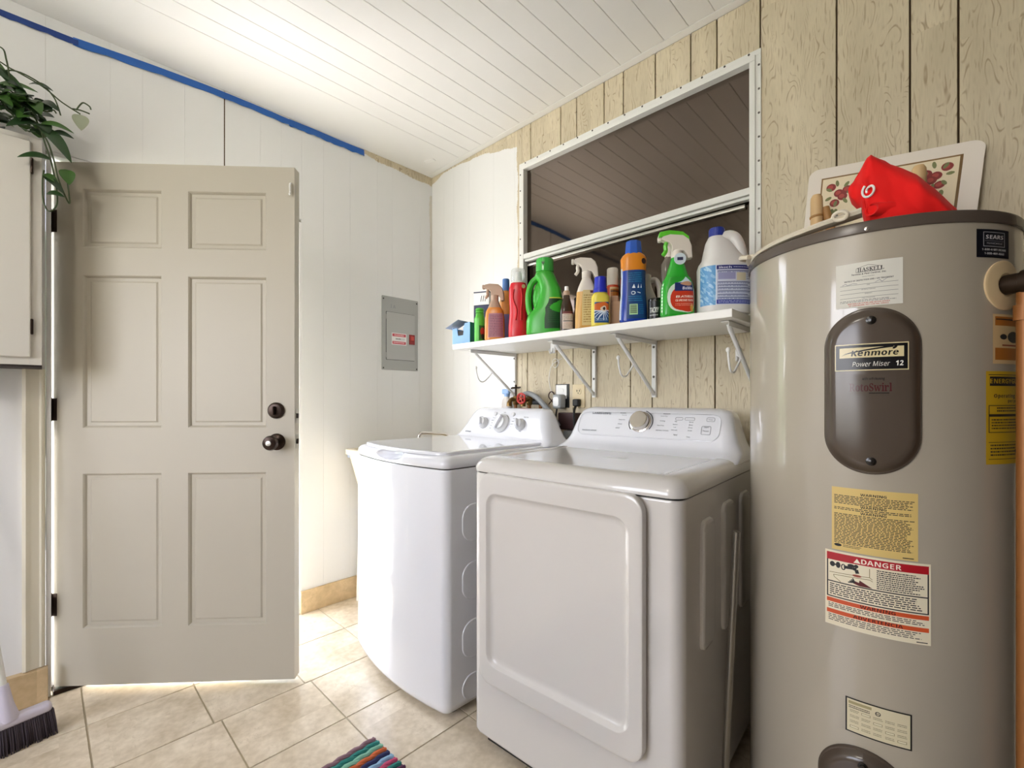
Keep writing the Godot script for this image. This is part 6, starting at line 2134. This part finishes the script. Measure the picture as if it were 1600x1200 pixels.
	for k in 80:
		var b := Vector3(rng.randf_range(0.06, 0.20), rng.randf_range(2.075, 2.19), rng.randf_range(1.785, 1.95))
		lv.append([b, b + Vector3(rng.randf_range(0.02, 0.07), rng.randf_range(-0.04, 0.03), rng.randf_range(-0.055, 0.06)), rng.randf_range(0.022, 0.038)])
	for i in lv.size():
		var q = lv[i]
		obj("leaf", leaf(q[0] - o, q[1] - o, q[2] * 1.25, Vector3(0.629, 0.509, 0.087)).commit(50.0), "grey_leaf" if i == 9 else ["leaf_dark", "leaf_mid", "leaf_green"][i % 3], t)


func build_broom() -> void:
	# head lies on the floor, handle leans up and out of the frame
	var t := thing("broom", "broom with pale plastic head and dark purple bristles on the floor tiles", "broom", Vector3(0.20, 0.0, 1.815), deg_to_rad(0.0))
	var a := Vector3(0.262, 0.0, 1.768)
	var b := Vector3(0.318, 0.0, 2.03)
	var ax := (b - a).normalized()
	var side := Vector3.UP.cross(ax).normalized()
	var mid := (a + b) * 0.5 - t.position
	var bas := Basis(ax, Vector3.UP, -side)
	obj("head", MB.new().box(mid + Vector3(0, 0.094, 0), Vector3((b - a).length(), 0.030, 0.042), 0.012, bas.orthonormalized(), 3), "broom_plastic", t)
	obj("socket", MB.new().tube([mid + ax * -0.035 + Vector3(0, 0.10, 0), mid + ax * -0.028 + Vector3(-0.006, 0.15, 0), mid + ax * -0.02 + Vector3(-0.02, 0.21, 0)], [0.026, 0.018, 0.014], 14), "broom_plastic", t)
	obj("handle", MB.new().tube([mid + ax * -0.022 + Vector3(-0.016, 0.18, 0), mid + ax * 0.05 + Vector3(-0.12, 0.72, 0), mid + ax * 0.12 + Vector3(-0.22, 1.25, 0)], 0.0125, 14), "white", t)
	# bristles in tufts
	var br := MB.new()
	for i in 60:
		for j in 6:
			var u := (i + rng.randf_range(-0.3, 0.3)) / 59.0
			var v := (j - 2.5) / 2.5
			var p0: Vector3 = a + (b - a) * u + side * v * 0.015 + Vector3(0, 0.084, 0) - t.position
			var p1: Vector3 = a + (b - a) * (u * 1.06 - 0.03) + side * (v * 0.028 + rng.randf_range(-0.006, 0.006)) + Vector3(0, 0.001, 0) - t.position
			br.tube([p0, (p0 + p1) * 0.5 + side * v * 0.004, p1], [0.003, 0.0026, 0.0018], 5)
	var o := obj("bristles", br.commit(60.0), "bristle", t)
	o.set_meta("kind", "stuff")


func build_rug() -> void:
	var t := thing("rug", "multicoloured braided rag rug on the tile floor in front of the dryer", "rug", Vector3(1.42, 0.0, 1.55), deg_to_rad(1.5))
	var cols := ["rag_mauve", "rag_teal", "rag_mint", "rag_orange", "rag_navy", "rag_sky", "rag_rose", "rag_teal", "rag_plum", "rag_cream", "rag_red", "rag_navy", "rag_mint"]
	for k in 30:
		var x := -0.31 + k * 0.0208
		var mb := MB.new()
		for s in 2:
			var path := []
			for i in 61:
				var z := -0.53 + 1.06 * i / 60.0
				var ph := i * 1.25 + s * PI
				path.append(Vector3(x + cos(ph) * 0.0042, 0.0105 + sin(ph) * 0.0042, z + rng.randf_range(-0.001, 0.001)))
			mb.tube(path, 0.0066, 6)
		obj("braid", mb.commit(60.0), cols[k % cols.size()], t)


func build_heater_top() -> void:
	# place mat leaning on the wall
	var img := blank(640, 520, hexc("efe6da"))
	rect(img, 58, 46, 516, 474, hexc("8a6a3c"))
	rect(img, 64, 52, 504, 468, hexc("efe0c0"))
	rect(img, 564, 46, 10, 474, hexc("7a5c32"))
	for q in [[136, 124], [492, 116]]:
		var f := Vector2(q[0], q[1])
		var sgn := 1.0 if q[0] > 300 else -1.0
		for k in 5:
			var c: Vector2 = f + [Vector2(0, 0), Vector2(-34 * sgn, -12), Vector2(34 * sgn, -30), Vector2(14 * sgn, 42), Vector2(-16 * sgn, 16)][k] * Vector2(1, 1)
			ellipse(img, c, Vector2(20, 17), hexc("8c2a2a"))
			ellipse(img, c + Vector2(-3, -2), Vector2(11, 9), hexc("b8483e"))
		for k in 7:
			var a := k * 0.9
			ellipse(img, f + Vector2(cos(a), sin(a)) * 46.0, Vector2(14, 7), hexc("7d8150"), a)
		ellipse(img, f + Vector2(6 * sgn, 84), Vector2(9, 15), hexc("7d8150"))
		ellipse(img, f + Vector2(22 * sgn, 82), Vector2(9, 15), hexc("7d8150"))
	# small painted bird lower down on each side
	for q in [[120, 262, 1.0], [500, 270, -1.0]]:
		ellipse(img, Vector2(q[0], q[1] + 26), Vector2(24, 44), hexc("9c2f35"), 0.3 * q[2])
		ellipse(img, Vector2(q[0] + 16 * q[2], q[1] + 34), Vector2(18, 40), hexc("e4dccf"), 0.2 * q[2])
		ellipse(img, Vector2(q[0] + 4, q[1] - 28), Vector2(22, 20), hexc("2a2630"))
		ellipse(img, Vector2(q[0] + 44 * q[2], q[1] + 52), Vector2(44, 9), hexc("2a2630"), 0.4 * q[2])
	picture("mat_print", img, 0.45)
	var m := thing("place_mat", "cream place mat printed with red flowers, leaning on the wall behind the red cap", "place mat", Vector3(2.30, 1.512, 0.04))
	var tl := Vector3(2.124, 1.890, 0.012)
	var tr := Vector3(2.534, 1.840, 0.012)
	var bl := Vector3(2.100, 1.508, 0.052)
	var br := Vector3(2.502, 1.508, 0.052)
	var mo := m.position
	# rounded corners: the outline is walked in the sheet's own coordinates
	var poly := rrect(1.0, 1.0, 0.07, 6, Vector2(0.5, 0.5))
	var mb := MB.new()
	var at := func(p: Vector2, lift: float) -> Vector3:
		return tl.lerp(tr, p.x).lerp(bl.lerp(br, p.x), p.y) - mo + Vector3(0, 0, lift)
	var tri_ := Geometry2D.triangulate_polygon(poly)
	for i in range(0, tri_.size(), 3):
		mb.tri(at.call(poly[tri_[i]], 0.002), at.call(poly[tri_[i + 1]], 0.002), at.call(poly[tri_[i + 2]], 0.002), poly[tri_[i]], poly[tri_[i + 1]], poly[tri_[i + 2]])
		mb.tri(at.call(poly[tri_[i]], 0.0), at.call(poly[tri_[i + 2]], 0.0), at.call(poly[tri_[i + 1]], 0.0), Vector2(0.02, 0.02), Vector2(0.02, 0.02), Vector2(0.02, 0.02))
	for i in poly.size():
		var p := poly[i]
		var q := poly[(i + 1) % poly.size()]
		mb.quad(at.call(p, 0.0), at.call(q, 0.0), at.call(q, 0.002), at.call(p, 0.002), Vector2(0.02, 0.02), Vector2(0.02, 0.02), Vector2(0.02, 0.02), Vector2(0.02, 0.02))
	obj("sheet", mb.commit(20.0), "mat_print", m)
	# two pale wooden dowels with a cross piece
	var w := thing("wooden_rack", "pale wooden dowel rack standing on the tank in front of the place mat", "rack", Vector3(2.29, 1.506, 0.10))
	var wo := w.position
	obj("dowel", MB.new().lathe([Vector2(0, 0), Vector2(0.0165, 0), Vector2(0.0165, 0.235), Vector2(0.0155, 0.247), Vector2(0.011, 0.255), Vector2(0, 0.257)], 20, Vector3(2.165, 1.506, 0.13) - wo), "dowel_wood", w)
	obj("ring", MB.new().lathe([Vector2(0.016, 0.0), Vector2(0.0185, 0.002), Vector2(0.0185, 0.006), Vector2(0.016, 0.008)], 20, Vector3(2.165, 1.69, 0.13) - wo, Basis(Vector3.BACK, 0.12)), "dowel_wood_dark", w)
	obj("dowel", MB.new().lathe([Vector2(0, 0), Vector2(0.0165, 0), Vector2(0.0165, 0.252), Vector2(0.0155, 0.262), Vector2(0.011, 0.270), Vector2(0, 0.272)], 20, Vector3(2.400, 1.506, 0.11) - wo), "dowel_wood", w)
	obj("brace", MB.new().tube([Vector3(2.184, 1.720, 0.118) - wo, Vector3(2.204, 1.63, 0.122) - wo, Vector3(2.235, 1.513, 0.128) - wo], 0.012, 12), "dowel_wood_dark", w)
	obj("cross_bar", MB.new().tube([Vector3(2.165, 1.53, 0.125) - wo, Vector3(2.400, 1.53, 0.112) - wo], 0.009, 12), "dowel_wood", w)
	# white flat hanger lying across the rim
	var h := thing("plastic_hanger", "cream white plastic hanger lying across the tank's rim under the red cap", "hanger", Vector3(2.20, 1.513, 0.54))
	var ho := h.position
	var ctl := []
	for q in [[-80, 1.520], [-60, 1.521], [-45, 1.522], [-30, 1.523], [-14, 1.526], [-4, 1.530], [4, 1.535]]:
		var an := deg_to_rad(q[0])
		ctl.append(Vector3(2.309 + sin(an) * 0.262, q[1], 0.308 + cos(an) * 0.262) - ho)
	var path := curve(ctl, 36)
	var rings := []
	for i in path.size():
		var c: Vector3 = path[i]
		var u := float(i) / (path.size() - 1)
		var hw := lerpf(0.010, 0.020, smoothstep(0.3, 0.9, u))
		var hh := lerpf(0.004, 0.006, u)
		var rad := Vector3(c.x + ho.x - 2.309, 0, c.z + ho.z - 0.308).normalized()
		rings.append(PackedVector3Array([c + rad * -hw + Vector3(0, hh, 0), c + rad * hw * 0.6 + Vector3(0, hh, 0), c + rad * hw * 0.9 + Vector3(0, 0, 0), c + rad * hw * 0.6 + Vector3(0, -hh, 0), c + rad * -hw + Vector3(0, -hh, 0)]))
	obj("arm", MB.new().loft(rings).commit(40.0), "hanger_cream", h)
	var lp := []
	for i in 19:
		var a := TAU * i / 18.0
		lp.append(Vector3(2.292 + cos(a) * 0.013, 1.531 + sin(a) * 0.008, 0.588 + sin(a) * 0.004) - ho)
	obj("eye", MB.new().tube(lp, 0.004, 8, false), "hanger_cream", h)
	obj("clamp", MB.new().box(Vector3(2.048, 1.532, 0.372) - ho, Vector3(0.022, 0.012, 0.085), 0.004, Basis(Vector3.UP, 0.25), 2), "hanger_cream", h)
	obj("clamp_finger", MB.new().tube(curve([Vector3(2.058, 1.528, 0.42) - ho, Vector3(2.032, 1.536, 0.40) - ho, Vector3(2.018, 1.545, 0.35) - ho, Vector3(2.03, 1.548, 0.31) - ho], 14), 0.006, 10), "hanger_cream", h)
	build_cap()


func build_cap() -> void:
	# red fleece cap slumped on the tank lid: a skin over a row of cross sections
	var t := thing("fleece_cap", "bright red fleece cap with a white swirl patch, slumped on top of the water heater", "cap", Vector3(2.36, 1.505, 0.36))
	var n := noise(6.0, 77, 3)
	# in the cap's own frame: u along the wall, y up, v towards the viewer
	var R := Vector3(0.997, 0, -0.076)
	var Fv := Vector3(0.076, 0, 0.997)
	var prof := [[-0.083, 0.147, 0.158, 0.006], [-0.078, 0.128, 0.170, 0.018], [-0.068, 0.112, 0.188, 0.030], [-0.056, 0.092, 0.208, 0.042], [-0.046, 0.030, 0.226, 0.050], [-0.038, 0.006, 0.232, 0.055], [-0.022, 0.002, 0.217, 0.062], [0.009, 0.001, 0.190, 0.075], [0.046, 0.001, 0.155, 0.080], [0.075, 0.001, 0.116, 0.072], [0.099, 0.001, 0.080, 0.058], [0.113, 0.001, 0.058, 0.040], [0.119, 0.015, 0.042, 0.012]]
	var rings := []
	for i in prof.size():
		for sub in (3 if i < prof.size() - 1 else 1):
			var f := sub / 3.0
			var a: Array = prof[i]
			var b: Array = prof[mini(i + 1, prof.size() - 1)]
			var u := lerpf(a[0], b[0], f)
			var lo := lerpf(a[1], b[1], f)
			var hi := lerpf(a[2], b[2], f)
			var dp := lerpf(a[3], b[3], f)
			var ring := PackedVector3Array()
			for k in 30:
				var an := TAU * k / 30
				var cy := (lo + hi) * 0.5 + cos(an) * (hi - lo) * 0.5
				var vz := sin(an) * dp * (1.0 - 0.30 * maxf(0.0, cos(an)))
				var d := n.get_noise_3d(u * 2.4 + cy * 0.8, cy * 1.7, vz * 2.0) * 0.020 + sin(u * 46.0 + cy * 40.0) * 0.004
				vz += d * signf(sin(an)) * smoothstep(0.0, 0.5, absf(sin(an)))
				cy += n.get_noise_3d(u * 3.0, 9.0 + cy, vz * 3.0) * 0.006
				ring.append(R * u + Vector3.UP * maxf(cy, 0.0) + Fv * vz)
			rings.append(ring)
	obj("crown", MB.new().loft(rings).commit(70.0), "red_fleece", t)
	# rolled cuff with an opening
	var cuff := []
	for q in [[0.033, 0.0], [0.036, 0.03], [0.030, 0.065], [0.020, 0.085]]:
		var ring := PackedVector3Array()
		for k in 20:
			var an := TAU * k / 20
			ring.append(R * (-0.036 + q[1] * 0.9 + cos(an) * q[0] * 0.42) + Vector3.UP * (0.077 + sin(an) * q[0] * 0.42 - q[1] * 0.1) + Fv * (0.066 - q[1] * 0.25 + cos(an) * 0.012))
		cuff.append(ring)
	var inner := []
	for k in 20:
		var an := TAU * k / 20
		inner.append(R * (-0.036 + cos(an) * 0.0105) + Vector3.UP * (0.077 + sin(an) * 0.0105) + Fv * (0.064 + cos(an) * 0.008))
	cuff.push_front(PackedVector3Array(inner))
	inner = []
	for k in 20:
		var an := TAU * k / 20
		inner.append(R * (-0.030 + cos(an) * 0.008) + Vector3.UP * (0.077 + sin(an) * 0.008) + Fv * 0.048)
	cuff.push_front(PackedVector3Array(inner))
	obj("cuff", MB.new().loft(cuff).commit(70.0), "red_fleece", t)
	# stitched white swirl
	var sw := []
	for i in 34:
		var s := i / 33.0
		var an := 2.2 + s * TAU * 1.25
		var r := lerpf(0.020, 0.006, s)
		sw.append(R * (-0.040 + cos(an) * r * 0.72) + Vector3.UP * (0.124 + sin(an) * r * 0.9) + Fv * (0.063 + cos(an) * 0.008))
	obj("swirl_patch", MB.new().tube(sw, 0.0026, 8), "white", t)
